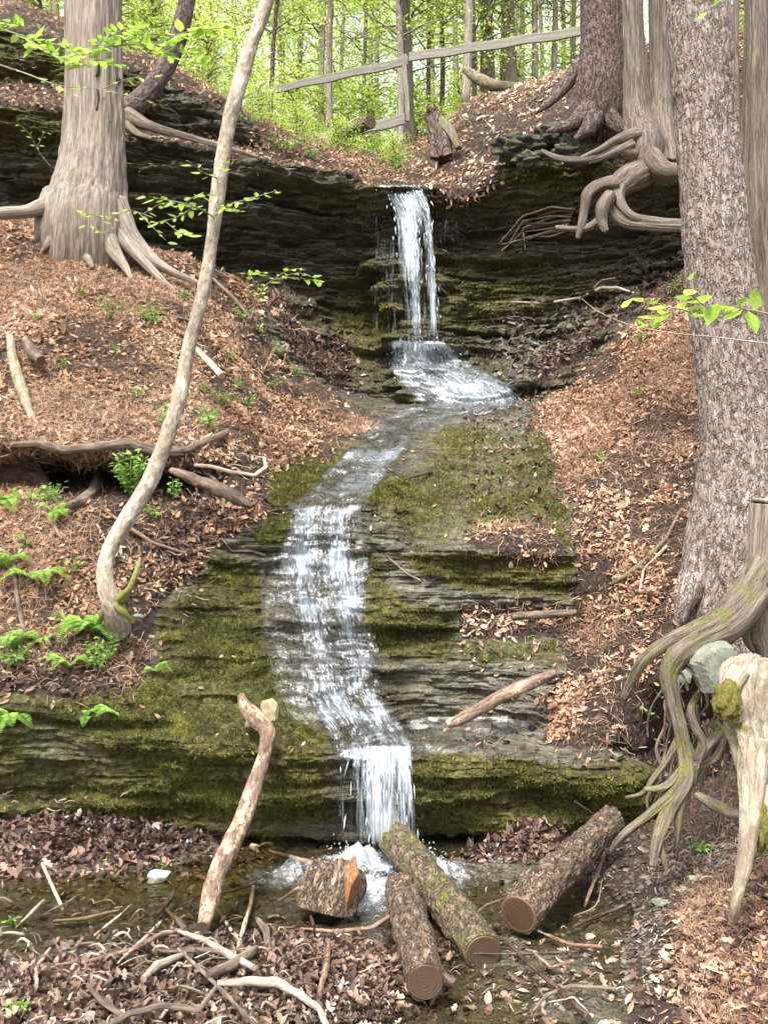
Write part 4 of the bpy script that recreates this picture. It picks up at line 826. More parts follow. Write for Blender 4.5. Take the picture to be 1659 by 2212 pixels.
tF = big_tree('twin_cedar', [(1360,-900,12.4,15),(1363,-300,12.4,19),(1366,0,12.4,21),(1370,150,12.4,24),(1376,250,12.4,31),(1392,320,12.35,44),(1385,370,12.3,36),(1345,395,12.2,27),(1318,425,12.15,20),(1320,455,12.1,15),(1345,478,12.05,13),(1400,488,12,12),(1470,492,12,11),(1560,500,12,9)],
  'slim cedar whose thick root snakes down over the rock wall edge', 'tree', d_fibre(.008, .16), M['cedar_dark'], 420, 60,
  [[(1330,395,12.1,18),(1290,400,12.05,12),(1268,420,12,11),(1262,450,12,9),(1254,490,12,9),(1246,515,12,5)],[(1318,420,12.0,15),(1300,450,11.95,14),(1300,480,11.95,11),(1310,500,11.9,5)],
   [(1370,330,12.2,18),(1320,325,12.1,12),(1260,345,12.0,8),(1200,340,12.0,6),(1170,325,12.1,4)],[(1375,290,12.2,16),(1335,300,12.1,10),(1290,325,12.0,7),(1240,350,12,5)],
   [(1345,390,12.15,14),(1335,430,12.05,12),(1360,465,12,10),(1420,478,12,9),(1500,482,12,8)],[(1300,470,12,9),(1270,490,12,7),(1200,492,12.1,5)],
   [(1400,340,12.2,26),(1435,368,12.1,20),(1480,370,12.1,16)],[(1365,310,12.15,12),(1310,335,12.05,8),(1270,350,12,5)]], M['cedar_dark'])
one('trunk', [(1434,-900,13.0,17),(1430,-300,13.0,20),(1426,0,13.0,23),(1424,200,12.9,25),(1426,300,12.7,33),(1440,370,12.4,34)], 260, 70, d_fibre(.009, .15), M['cedar_dark'], tF)
big_tree('cedar_post_tree', [(1650,-900,8.8,24),(1646,-300,8.8,30),(1642,0,8.8,34),(1641,250,8.8,36),(1642,450,8.8,42),(1655,640,8.8,50),(1665,800,8.7,64)],
  'knotty grey cedar trunk cut by the right edge of the picture behind the big pine', 'tree', d_fibre(.010, .12), M['cedar_dark'], 340, 100)
big_tree('slim_cedar', [(1590,-900,10.5,5),(1589,-200,10.5,6),(1588,100,10.5,7),(1592,400,10.5,10),(1600,640,10.4,16),(1610,800,10.3,20)], 'narrow trunk seen between the big pine and the knotty cedar', 'tree', d_fibre(.005, .1), M['cedar_dark'], 160, 36)
big_tree('dark_tree', [(470,-700,14.6,14),(440,-200,14.5,16),(405,0,14.4,18),(375,110,14.3,20),(335,180,14.2,21),(300,220,14.1,24),(262,245,14.0,27)],
  'dark leaning trunk rising from the upper left rock ledge behind the grey cedar', 'tree', d_pine(.008), M['pine_red'], 260, 60,
  [[(275,250,13.8,18),(330,275,13.6,11),(420,300,13.5,8),(500,322,13.5,6),(560,340,13.5,4)],[(262,248,13.9,14),(300,290,13.6,6),(330,300,13.5,4)]], M['root'])
tB = big_tree('leaning_sapling', [(700,-420,7.9,6.3),(640,-200,7.9,9.9),(578,0,7.9,13.5),(540,110,7.85,15.3),(512,200,7.8,16.2),(488,300,7.8,15.3),(470,430,7.75,15.3),(455,540,7.75,13.5),(437,640,7.7,14.4),(412,740,7.7,15.3),(385,870,7.65,16.2),(352,970,7.6,17.1),(308,1070,7.55,18.0),(262,1140,7.5,18.0),(232,1200,7.45,17.1),(230,1260,7.4,18.9),(246,1310,7.42,24.3),(256,1360,7.6,27.0)],
  'slender pale mottled sapling leaning and curving up across the left bank', 'tree', d_rough(.004, 34), M['smooth'], 560, 44,
  [[(262,1295,7.35,13),(282,1270,7.3,8),(298,1230,7.35,5),(303,1205,7.5,2)],[(245,1300,7.4,14),(262,1318,7.35,9),(290,1345,7.4,3)],[(240,1290,7.4,14),(225,1320,7.4,8),(215,1345,7.5,3)]], M['smooth_moss'])
# ------------------------------------------------------------ stumps and roots at the right
tI = thing('cedar_stump', tuple(W(1640, 1400, 6.4)), 'grey cedar stump with great bare roots reaching over the lower ledge at the right edge', 'stump')
one('trunk', [(1678,1092,6.35,56),(1674,1140,6.35,55),(1666,1200,6.35,52),(1656,1260,6.35,48),(1652,1330,6.35,40),(1668,1420,6.4,34),(1690,1500,6.5,30)], 160, 80, d_fibre(.007, .14), M['cedar'], tI)
one('sawn_top', [(1680,1075,6.35,50),(1680,1083,6.35,56),(1678,1094,6.35,55)], 6, 60, None, M['bleached'], tI)
for rp in ([(1648,1215,6.25,34),(1610,1285,6.2,36),(1560,1335,6.15,32),(1500,1362,6.1,24),(1440,1388,6.05,20),(1395,1420,6.05,18),(1370,1460,6.1,14),(1345,1510,6.15,6)],
           [(1640,1270,6.2,34),(1570,1350,6.1,34),(1505,1385,6.05,29),(1462,1415,6,27),(1442,1455,6,23),(1450,1510,6,20),(1466,1570,6,19),(1476,1620,6,18),(1480,1680,5.95,19),(1445,1740,5.95,17),(1418,1810,5.9,15),(1408,1870,5.9,8)],
           [(1600,1340,6.15,22),(1555,1385,6.1,20),(1520,1420,6.1,13),(1505,1450,6.15,8)],
           [(1625,1310,6.3,24),(1620,1380,6.35,18),(1650,1420,6.4,12)],
           [(1508,1500,6.15,9),(1492,1535,6.1,9),(1500,1570,6.1,10),(1515,1600,6.1,9),(1500,1650,6.1,11),(1488,1700,6.1,9)],
           [(1470,1590,6.0,10),(1440,1640,6,7),(1410,1680,6,7),(1385,1712,6,5),(1350,1722,6,3)],
           [(1478,1650,6.0,8),(1430,1700,5.95,8),(1390,1705,5.95,5)],
           [(1500,1650,6.0,13),(1445,1720,5.95,14),(1395,1765,5.95,13),(1345,1805,5.95,12),(1318,1840,6.0,7)],
           [(1490,1690,5.98,10),(1470,1740,5.95,8),(1462,1800,5.95,6),(1460,1850,6,4)],
           [(1540,1560,6.2,12),(1560,1590,6.2,10),(1540,1640,6.2,8),(1500,1660,6.2,8)],[(1440,1740,6.0,9),(1425,1790,5.97,9),(1430,1850,5.9,8),(1440,1890,5.9,4)],
           [(1475,1600,6.1,12),(1500,1640,6.1,12),(1530,1610,6.15,11),(1560,1580,6.2,9)]):
    one('root', [(a_, b_, c_, d_ * .88) for a_, b_, c_, d_ in rp], 16 * len(rp), 34, d_fibre(.007, .34), M['root_moss'], tI)
tJ = thing('dead_stump', tuple(W(1600, 1960, 5.0)), 'bleached barkless stump with a moss patch and thin legs at the right edge', 'stump')
one('trunk', [(1640,1425,5.3,34),(1632,1450,5.28,62),(1622,1500,5.26,64),(1622,1560,5.24,56),(1628,1610,5.2,46),(1640,1660,5.2,44),(1655,1720,5.2,40),(1668,1790,5.2,30)], 130, 90, d_fibre(.012, .30), M['bleached'], tJ)
for rp in ([(1632,1600,5.18,34),(1626,1680,5.12,31),(1622,1750,5.07,24),(1613,1820,5.02,18),(1602,1890,4.98,15),(1588,1950,4.96,11),(1582,1990,5.0,8)], [(1650,1700,5.12,26),(1672,1780,5.05,20),(1700,1860,5,12)], [(1600,1450,5.2,24),(1580,1480,5.18,24),(1570,1520,5.16,20),(1590,1560,5.16,16)]):
    one('root', rp, 70, 36, d_fibre(.007, .22), M['bleached'], tJ)
for i in range(26):          # fine roots hanging out of the bank below the stump
    u0, v0 = RNG.uniform(1440, 1600), RNG.uniform(1420, 1640); y0 = 6.35 + RNG.uniform(-.1, .35); L = RNG.uniform(90, 280); dx = RNG.uniform(-90, 50); pts = [(u0, v0, y0, RNG.uniform(2.5, 6))]
    for k in (1, 2, 3, 4): pts.append((u0 + dx * k / 4 + RNG.uniform(-16, 16), v0 + L * k / 4, y0 - .03 * k + RNG.uniform(-.04, .04), pts[0][3] * (1 - k * .2)))
    one('root', pts, 34, 8, d_rough(.004, 20), M['root' if i % 3 else 'root_dark'], tI)
# moss pad on it
def blob(name, c, r, mat, k=1.0, n=40, m=60, amp=.25, f=2.2, seed=0., label=None, flat=False):
    t = np.linspace(0, math.pi, n)[:, None]; a = np.linspace(0, 2 * math.pi, m, endpoint=False)[None]; d = np.stack([np.sin(t) * np.cos(a), np.sin(t) * np.sin(a), np.cos(t) + 0 * a], -1)
    q = 1 + amp * fbm(d[..., 0] * f + seed, d[..., 1] * f + seed, d[..., 2] * f, 4)
    if flat:   # planar breaks like split stone
        q = np.full(q.shape, 9.)
        rs = np.random.default_rng(int(seed * 10) + 3)
        for _ in range(13):
            nn = rs.normal(size=3); nn /= np.linalg.norm(nn); q = np.minimum(q, rs.uniform(.62, 1.0) / np.maximum((d * nn).sum(-1), .05))
        q = np.minimum(q, 1.35) * (1 + .02 * fbm(d[..., 0] * 6, d[..., 1] * 6, d[..., 2] * 6, 3))
    V = np.array(c) + d * q[..., None] * np.array(r); return mesh_np(name, V.reshape(-1, 3), grid_faces(n, m, True), mat, dict(rest=(V - np.array(c)).reshape(-1, 3)), smooth=not flat)
if True:
    t = NT('moss pad', .9); t.color(t.ramp(t.noise(t.geo(), 60, 5, .8), [(.3, (.07, .05, .015)), (.5, (.17, .15, .025)), (.75, (.32, .33, .06))])); t.bump(t.noise(t.geo(), 90, 4, .8), 1, .02); M['moss_pad'] = t.m
c = W(1572, 1512, 5.13); under(blob('moss_patch', c, (.065, .05, .10), M['moss_pad'], seed=2.), tJ)
c = W(1648, 1790, 5.05); under(blob('moss_patch', c, (.04, .04, .10), M['moss_pad'], seed=5.), tJ)

# ------------------------------------------------------------ logs
def log(name, pts, label, mat, n=150, ring=60, amp=.007, cat='log', ends=(False, True), emat='end', disp=None):
    t = thing(name, tuple(W(*pts[len(pts) // 2][:3])), label, cat); one('bark', pts, n, ring, disp or d_rough(amp, 38), M[mat], t)
    for k, e in enumerate(ends):
        if not e: continue
        a, b = (pts[0], pts[1]) if k == 0 else (pts[-1], pts[-2]); A, B = W(*a[:3]), W(*b[:3]); d = (A - B) / np.linalg.norm(A - B); r = a[3] * a[2] / F
        SEED[0] += 1; V, Fc, rest = tube_arrays([A - d * .01, A, A + d * .004], [r * .93, r * .95, r * .90], 4, 48, None, True, 0.0); tubes_obj('sawn_end', [(V, Fc, rest)], M[emat], t)
    return t
log('log', [(828,1772,6.95,33),(850,1810,6.75,36),(900,1865,6.4,37),(960,1945,5.95,40),(1010,2012,5.55,42),(1043,2060,5.32,42)], 'longest mossy log sloping from the foot of the lower fall towards the viewer', 'log_moss', amp=.008)
log('log', [(866,1915,6.05,34),(878,1965,5.75,38),(895,2020,5.4,42),(908,2070,5.1,42),(918,2122,4.88,42)], 'shorter log in the shallow water with its round sawn end facing the viewer', 'log', amp=.009)
log('log', [(1322,1772,6.7,30),(1290,1800,6.55,32),(1230,1860,6.2,37),(1170,1920,5.88,41),(1120,1975,5.65,44)], 'brown log with torn orange ends leaning on the bank at the right of the pool', 'log', amp=.010, ends=(False, True))
log('log', [(520,1500,7.1,8),(530,1525,7.08,14),(552,1550,7.05,18),(577,1578,7.0,17),(573,1620,6.9,15),(556,1680,6.7,17),(536,1740,6.5,19),(512,1800,6.3,20),(482,1860,6.1,21),(462,1910,5.95,20),(450,1960,5.8,19),(438,2003,5.68,14)],
    'long crooked dead branch with flaking bark leaning from the mossy ledge down into the pool', 'log_peel', 260, 36, .005, cat='branch', ends=(False, False))
log('dead_branch', [(966,1566,7.3,9),(985,1558,7.3,12),(1030,1535,7.35,14),(1090,1500,7.4,14),(1150,1475,7.4,14),(1202,1452,7.35,9)], 'half bleached broken branch leaning on the leaves right of the cascade', 'log_peel', 150, 26, .004, cat='branch', ends=(False, False))
log('dead_branch', [(1105,1331,8.15,8),(1150,1329,8.2,9),(1210,1325,8.2,8),(1245,1322,8.2,5)], 'short grey stick of wood lying on the leafy shelf below the slab', 'root', 60, 18, .004, cat='branch', ends=(False, False))
log('dead_branch', [(22,728,9.9,7),(30,780,9.6,11),(45,830,9.3,12),(62,880,9.0,10),(82,925,8.75,5)], 'bleached split branch lying down the slope at the far left', 'bleached', 110, 22, .006, cat='branch', ends=(False, False))
log('dead_branch', [(55,735,9.8,9),(72,762,9.65,13),(90,780,9.55,11)], 'short dark rotten branch beside the bleached one on the left slope', 'root_dark', 60, 20, .006, cat='branch', ends=(False, False))
log('dead_branch', [(420,750,10.2,6),(450,780,9.9,7),(480,812,9.6,7)], 'straight yellowish stick just right of the leaning sapling on the left bank', 'stick_pale', 60, 14, .002, cat='branch', ends=(False, False))
log('dead_branch', [(1505,1718,5.7,10),(1540,1738,5.6,13),(1600,1760,5.4,13),(1625,1765,5.35,12)], 'mossy greenish broken limb pointing left from the bleached stump', 'root_moss', 70, 24, .003, cat='branch', ends=(False, False))
log('dead_branch', [(370,1015,8.5,7),(430,1040,8.4,13),(500,1070,8.3,14),(545,1095,8.3,8)], 'dark rotten length of wood in the hollow right of the leaning sapling', 'root_dark', 90, 22, .008, cat='branch', ends=(False, False))
log('dead_branch', [(945,2092,5.0,9),(962,2112,4.92,13),(985,2126,4.86,10)], 'short blackened wood end lying beside the round sawn log end', 'stick_wet', 40, 22, .006, cat='log', ends=(False, False))
log('fallen_tree', [(1004,150,20,8),(1030,168,19.6,12),(1070,184,19,12),(1125,186,18.6,6)], 'mossy fallen trunk resting on the hilltop behind the fence post', 'root_moss', 60, 24, .01, cat='log', ends=(False, False))
log('cut_log', [(722,300,18.5,12),(765,278,18,14),(800,262,17.6,15)], 'cut log lying in the greenery above the waterfall', 'log', 50, 24, .01, cat='log', ends=(False, True))
t = thing('wood_chunk', tuple(W(700, 1915, 6.0)), 'split chunk of brown trunk with an orange torn face standing in the stream', 'wood chunk')
one('bark', [(724,1874,6.1,50),(722,1884,6.08,54),(708,1925,6.03,57),(698,1970,6.0,56)], 50, 60, d_fibre(.012, .45), M['log'], t)
c_ = W(757, 1905, 5.95); 
if True:
    q_ = NT('torn orange wood', .6); r_ = q_.geo(); q_.color(q_.ramp(q_.noise(q_.scale(r_, (70, 70, 8)), 1, 5, .7), [(.3, (.05, .022, .012)), (.5, (.20, .09, .035)), (.75, (.40, .21, .09))])); q_.bump(q_.noise(q_.scale(r_, (70, 70, 8)), 1, 5, .7), 1, .01); M['torn'] = q_.m
under(blob('torn_face', c_, (.05, .05, .115), M['torn'], seed=3.3, flat=True), t)
# stump, rotten red, on the hilltop, with peeled slabs
t = thing('rotten_stump', tuple(W(945, 275, 16)), 'small rotten red brown stump on the leafy hill right of the fall', 'stump')
one('wood', [(930,232,16,6),(934,246,16,11),(940,270,15.9,16),(946,295,15.8,20),(952,345,15.7,26)], 60, 50, d_fibre(.035, .9), M['pine_red'], t)
one('root', [(950,262,15.9,12),(972,284,15.75,11),(990,320,15.6,7)], 24, 16, d_fibre(.01, .3), M['root_moss'], t)

# ------------------------------------------------------------ roots and sticks laid on the ground (picture path, radius, lift)
def on_ground(pts, lift=1.0, surf=None, k=3):
    kn = np.array([(p[0], p[1]) for p in pts], float); rr = np.array([p[2] * (.78 if p[2] < 10 else .9) for p in pts], float); m = len(pts)
    q = np.linspace(0, m - 1, (m - 1) * k + 1); uu, vv, ra = np.interp(q, range(m), kn[:, 0]), np.interp(q, range(m), kn[:, 1]), np.interp(q, range(m), rr); out = []
    Ys = np.array([hit(a, b, surf)[0][1] for a, b in zip(uu, vv)])
    # keep a stiff stick in front of whatever it crosses
    f = np.polyfit(q, Ys, 1 if m < 4 else 2); Yf = np.polyval(f, q); Yf += min(0, (Ys - Yf).min() * .35)
    Yq = .5 * Yf + .5 * np.minimum(Ys, Yf)
    for a, b, y, r_ in zip(uu, vv, Yq, ra): out.append((a, b, y - lift * r_ * y / F - (.12 if b > 1850 else .015), r_))
    return out
def stick(name, pts, label, cat, mat, disp=None, lift=1.0, n=None, ring=14, group=None, surf=None):
    P = on_ground(pts, lift, surf); V = [path(P, n or 12 * len(pts), ring, disp or d_rough(.0025, 60))]
    o = tubes_obj(name, V, M[mat]); c = W(*P[len(P) // 2][:3]); me = o.data; a = np.empty(len(me.vertices) * 3, np.float32); me.vertices.foreach_get('co', a); me.vertices.foreach_set('co', (a.reshape(-1, 3) - c.astype(np.float32)).ravel()); o.location = c
    return tag(o, label, cat, group)
RT = d_fibre(.005, .25)
S_ = [
 ('tree_root', [(15,962,7),(80,958,9),(140,972,11),(210,966,12),(280,958,13),(340,975,15),(400,975,14),(450,955,13),(490,935,9)], 'long thick brown root crossing the left bank above a dark hollow', 'root', 'root_dark'),
 ('tree_root', [(148,1092,8),(178,1085,15),(205,1060,14),(222,1020,11)], 'short stout root bending up inside the hollow on the left bank', 'root', 'root_dark'),
 ('tree_root', [(-20,1030,20),(40,1020,24),(80,1030,22),(110,1060,14)], 'thickest reddish root under the dark overhang at the left edge', 'root', 'root_dark'),
 ('tree_root', [(0,1000,8),(60,985,9),(110,975,6)], 'slim root at the left edge just below the long root', 'root', 'root_dark'),
 ('tree_root', [(420,1005,4),(455,1008,5),(500,1020,6),(550,1028,6),(575,1010,6),(572,990,5),(550,985,3)], 'pale bare root looping in the hollow right of the sapling', 'root', 'stick_pale'),
 ('tree_root', [(440,1015,7),(470,1045,6),(485,1080,5),(480,1110,3)], 'lichen covered forked root hanging below the pale loop', 'root', 'root_moss'),
 ('tree_root', [(570,800,3),(590,760,4),(620,745,4),(610,800,2)], 'thin brown root curl on the left bank edge', 'root', 'stick_brown'),
 ('tree_root', [(445,590,5),(500,640,6),(545,690,5)], 'root line running down the ridge of the left bank', 'root', 'root'),
 ('tree_root', [(480,1165,3),(500,1190,4),(545,1190,4),(575,1200,3)], 'mossy thin root lying along the ledge left of the cascade', 'root', 'root_moss'),
 ('fallen_branch', [(215,1095,3),(280,1140,5),(330,1172,5),(400,1195,4)], 'slender brown branch sloping away right of the sapling foot', 'branch', 'stick_brown'),
 ('fallen_branch', [(28,1200,5),(40,1300,6),(55,1375,6)], 'upright dark stick standing on the left bank edge', 'branch', 'root_dark'),
 ('fallen_branch', [(0,1378,5),(35,1378,5),(60,1370,4)], 'short dark stick lying level at the left edge', 'branch', 'root_dark'),
 ('fallen_branch', [(95,1105,4),(115,1130,6),(135,1165,4)], 'short brown stick below the hollow at the left', 'branch', 'stick_brown'),
 ('fallen_branch', [(310,668,3),(360,680,4),(440,700,4),(470,715,3)], 'thin dark branch half buried in the leaves of the left slope', 'branch', 'root_dark'),
 ('fallen_branch', [(1105,652,2),(1180,655,3),(1250,643,4),(1300,622,5),(1335,622,4),(1390,640,3)], 'grey wavy dead branch hanging in front of the rock wall', 'branch', 'stick_pale'),
 ('fallen_branch', [(1250,650,2),(1300,605,2),(1330,600,2)], 'thin upright twig crossing the grey wavy branch', 'branch', 'stick_pale'),
 ('fallen_branch', [(1320,1262,5),(1350,1245,7),(1400,1205,7),(1440,1160,5),(1470,1100,3)], 'mossy forked branch lying on leaves left of the big pine', 'branch', 'root_moss'),
 ('fallen_branch', [(1380,1280,3),(1390,1230,4),(1440,1180,5)], 'pale thin branch crossing the mossy forked branch', 'branch', 'stick_pale'),
 ('fallen_branch', [(840,1205,2),(880,1240,3),(910,1255,3)], 'thin curved twig on the wet rock right of the cascade', 'branch', 'stick_brown'),
 ('fallen_branch', [(875,1035,3),(920,1022,5),(935,1020,3)], 'small dark stick beside the stream on the mossy slab', 'branch', 'stick_wet'),
 ('fallen_branch', [(1240,1730,3),(1300,1770,3),(1330,1800,3)], 'slim stick behind the torn log on the right', 'branch', 'stick_brown'),
 ('fallen_branch', [(1320,1800,3),(1300,1860,5),(1280,1910,6),(1262,1960,4)], 'reddish peeled stick leaning below the torn log', 'branch', 'stick_brown'),
 ('fallen_branch', [(1240,2000,3),(1290,1980,6),(1350,1955,5),(1365,1950,3)], 'dark stick running right from the torn log end', 'branch', 'stick_wet'),
 ('fallen_branch', [(798,1722,7),(840,1755,9),(880,1800,8),(915,1845,7),(960,1868,6)], 'orange brown bent stick lying across the top of the longest log', 'branch', 'stick_brown'),
 ('fallen_branch', [(582,1838,4),(640,1855,7),(700,1872,8),(760,1870,6),(800,1868,4)], 'dark wet stick with orange patches in front of the lower fall', 'branch', 'stick_brown'),
 ('fallen_branch', [(600,1948,4),(650,1915,4),(668,1895,3)], 'thin red stick leaning on the wood chunk', 'branch', 'stick_brown'),
 ('fallen_branch', [(650,2005,3),(720,2012,5),(800,2005,6),(850,1975,7),(905,1950,6)], 'long dark stick bridging the stream in front of the wood chunk', 'branch', 'stick_brown'),
 ('fallen_branch', [(480,1930,4),(530,1915,5),(570,1900,4)], 'dark twig right of the leaning branch in the mossy water', 'branch', 'stick_wet'),
 ('fallen_branch', [(92,1865,5),(110,1905,5),(138,1968,5)], 'small upright tan stick standing in the shallow water at the left', 'branch', 'stick_pale'),
 ('fallen_branch', [(335,1980,7),(362,1950,9),(378,1925,6)], 'short dark wedge of wood left of the leaning branch foot', 'branch', 'stick_wet'),
 ('fallen_branch', [(120,2085,4),(200,2075,6),(290,2050,8),(345,2020,7),(400,2008,6)], 'brown rough stick sloping across the wet ground at lower left', 'branch', 'stick_brown'),
 ('fallen_branch', [(255,2080,4),(310,2030,6),(350,1990,5)], 'straight white stick crossing the brown rough stick', 'branch', 'stick_pale'),
 ('fallen_branch', [(80,2130,5),(80,2090,6),(110,2048,4)], 'hooked pale stick standing at the lower left', 'branch', 'stick_pale'),
 ('fallen_branch', [(0,2080,10),(20,2083,10),(42,2088,9)], 'thick cut pale stick at the left edge', 'branch', 'stick_pale'),
 ('fallen_branch', [(35,2005,3),(80,1960,4),(95,1945,3)], 'thin grey stick near the left edge of the pool', 'branch', 'stick_pale'),
 ('fallen_branch', [(110,1990,3),(180,1985,5),(260,1965,4)], 'pale twig lying level at the pool edge', 'branch', 'stick_pale'),
 ('fallen_branch', [(205,2020,3),(250,1985,4),(285,1955,3)], 'pale twig rising to the right at the pool edge', 'branch', 'stick_pale'),
 ('fallen_branch', [(510,2060,4),(525,2010,6),(540,1960,6),(548,1915,5)], 'white upright stick standing above the debris pile', 'branch', 'stick_pale'),
 ('fallen_branch', [(470,1965,4),(500,2010,5),(525,2035,4)], 'pale slanting stick left of the white upright stick', 'branch', 'stick_pale'),
 ('fallen_branch', [(360,1965,5),(385,1990,8),(400,2008,7)], 'knobby grey stick end at the top of the debris pile', 'branch', 'root'),
 ('fallen_branch', [(380,2010,6),(440,2030,9),(500,2065,10),(550,2090,8)], 'thick pale grey branch running down through the debris pile', 'branch', 'stick_pale'),
 ('fallen_branch', [(450,2105,11),(500,2085,13),(545,2055,11),(554,2048,9)], 'thick cut branch with a yellow torn tip crossing the debris pile', 'branch', 'root'),
 ('fallen_branch', [(340,2055,6),(430,2052,8),(530,2058,7)], 'dark straight stick lying level in the debris pile', 'branch', 'root_dark'),
 ('fallen_branch', [(310,2115,8),(340,2085,10),(400,2062,8)], 'pale bowed branch left of the debris pile middle', 'branch', 'stick_pale'),
 ('fallen_branch', [(555,1985,8),(575,2010,10),(580,2045,9)], 'stubby brown stick standing in the debris pile', 'branch', 'root'),
 ('fallen_branch', [(470,2125,8),(540,2120,10),(600,2122,11),(650,2150,10),(690,2180,9),(712,2230,8)], 'thickest bleached branch bending down to the bottom edge', 'branch', 'stick_pale'),
 ('fallen_branch', [(385,2050,4),(450,2110,6),(500,2160,6),(550,2215,6),(570,2250,6)], 'long thin branch running down to the bottom edge', 'branch', 'root'),
 ('fallen_branch', [(220,2225,7),(280,2190,9),(350,2172,9),(430,2180,8),(470,2130,5)], 'curved grey branch along the bottom of the debris pile', 'branch', 'root'),
 ('fallen_branch', [(190,2130,6),(230,2170,8),(280,2205,7)], 'brown branch slanting down at lower left', 'branch', 'root'),
 ('fallen_branch', [(690,2145,7),(705,2090,9),(710,2040,7)], 'reddish broken stick standing right of the debris pile', 'branch', 'stick_brown'),
 ('fallen_branch', [(1020,2060,2),(1150,2060,4),(1250,2055,3)], 'thin dark twig at the foot of the longest log', 'branch', 'stick_wet'),
 ('fallen_branch', [(1160,2010,3),(1230,2040,5),(1300,2045,5)], 'thin brown twig between the torn log and the near slope', 'branch', 'stick_brown'),
 ('fallen_branch', [(1150,2185,4),(1180,2150,5),(1230,2130,6),(1330,2135,4)], 'bowed bare twig in the shallow water at lower right', 'branch', 'root'),
 ('fallen_branch', [(1100,2040,4),(1150,2090,6),(1210,2140,8),(1270,2200,10)], 'dark submerged branch slanting to the bottom at lower right', 'branch', 'stick_wet'),
 ('fallen_branch', [(1185,2165,2),(1240,2155,3),(1270,2190,3)], 'thin looping twig beside the submerged branch', 'branch', 'stick_pale'),
 ('fallen_branch', [(1155,2060,4),(1190,2090,5),(1240,2075,4)], 'orange forked twig in the shallow water at lower right', 'branch', 'stick_brown'),
 ('fallen_branch', [(850,1895,3),(870,1950,3),(835,1975,3)], 'thin twig looped over the shorter log', 'branch', 'stick_brown'),
 ('fallen_branch', [(1000,2000,3),(1050,1955,3),(1090,1940,2),(1120,1960,2)], 'fine bare twig standing up near the longest log end', 'branch', 'root'),
]
for k, (nm, pts, lab, cat, mat) in enumerate(S_):
    big = max(p[2] for p in pts) > 10
    stick(nm, pts, lab, cat, mat, RT if 'root' in nm else None, 1.0 if 'root' not in nm else .8, ring=26 if big else 12, n=(30 if big else 14) * len(pts))
# fine roots combed over the right of the wall
rr_ = thing('hanging_roots', tuple(hit(1170, 460)[0]), 'bundle of fine bleached roots combed over the rock wall left of the cedar root', 'roots')
for i in range(14):
    y0 = 448 + i * 4; e = (1055 + RNG.uniform(-5, 90), 545 - RNG.uniform(0, 60)); pts = [(1245 - i * 2, y0, 3), (1190, y0 + RNG.uniform(-6, 12), 3), (1130, y0 + 20 + RNG.uniform(-14, 16), 2.5), (e[0], e[1], 1.5)]
    P = on_ground(pts, 1.5); tubes_obj('root', [path(P, 26, 6, d_rough(.004, 20))], M['stick_pale' if i % 2 else 'root'], rr_)
# dangling rootlets over the left bank edge, thin stalks in the litter (too many to count)
tw = []
for (u0, u1, v0, v1, n, L) in ((380, 560, 640, 800, 50, 40), (-20, 560, 960, 1010, 110, 60), (260, 470, 1180, 1350, 60, 50), (0, 300, 1340, 1500, 70, 60), (-50, 500, 560, 930, 90, 40), (1200, 1450, 1200, 1650, 90, 40), (200, 700, 1950, 2240, 170, 80), (0, 300, 1950, 2240, 90, 80), (0, 300, 1700, 1830, 60, 40), (700, 1300, 1950, 2200, 90, 45), (1100, 1450, 650, 800, 60, 40), (1300, 1650, 1750, 2200, 90, 40), (560, 760, 700, 840, 50, 30), (300, 800, 250, 370, 70, 25), (0, 300, 100, 220, 50, 30)):
    for i in range(n):
        u, v = RNG.uniform(u0, u1), RNG.uniform(v0, v1); p, nn = hit(u, v); a = RNG.uniform(0, 2 * math.pi); l = L * RNG.uniform(.3, 1) * p[1] / F
        d = np.array([math.cos(a), math.sin(a) * .5, -.25 if nn[2] < .6 else RNG.uniform(-.1, .25)]); q = p + nn * .02; m = q + d * l * .5 + rvec(1)[0] * l * .15 + nn * .02; e = q + d * l + rvec(1)[0] * l * .15
        SEED[0] += .3; tw.append(tube_arrays([q, m, e], np.array([.0035, .003, .0012]) * RNG.uniform(.6, 1.7) ** (2 if v > 1900 and u < 800 else 1), 7, 4, None, True, SEED[0]))
nt = len(tw); tag(tubes_obj('twigs', [q for i, q in enumerate(tw) if i % 3], M['root']), 'fine rootlets and twigs mixed through the leaf litter', 'twigs', kind='stuff'); tag(tubes_obj('pale_twigs', tw[::3], M['stick_pale']), 'fine pale twigs scattered over litter and gravel', 'twigs', kind='stuff')

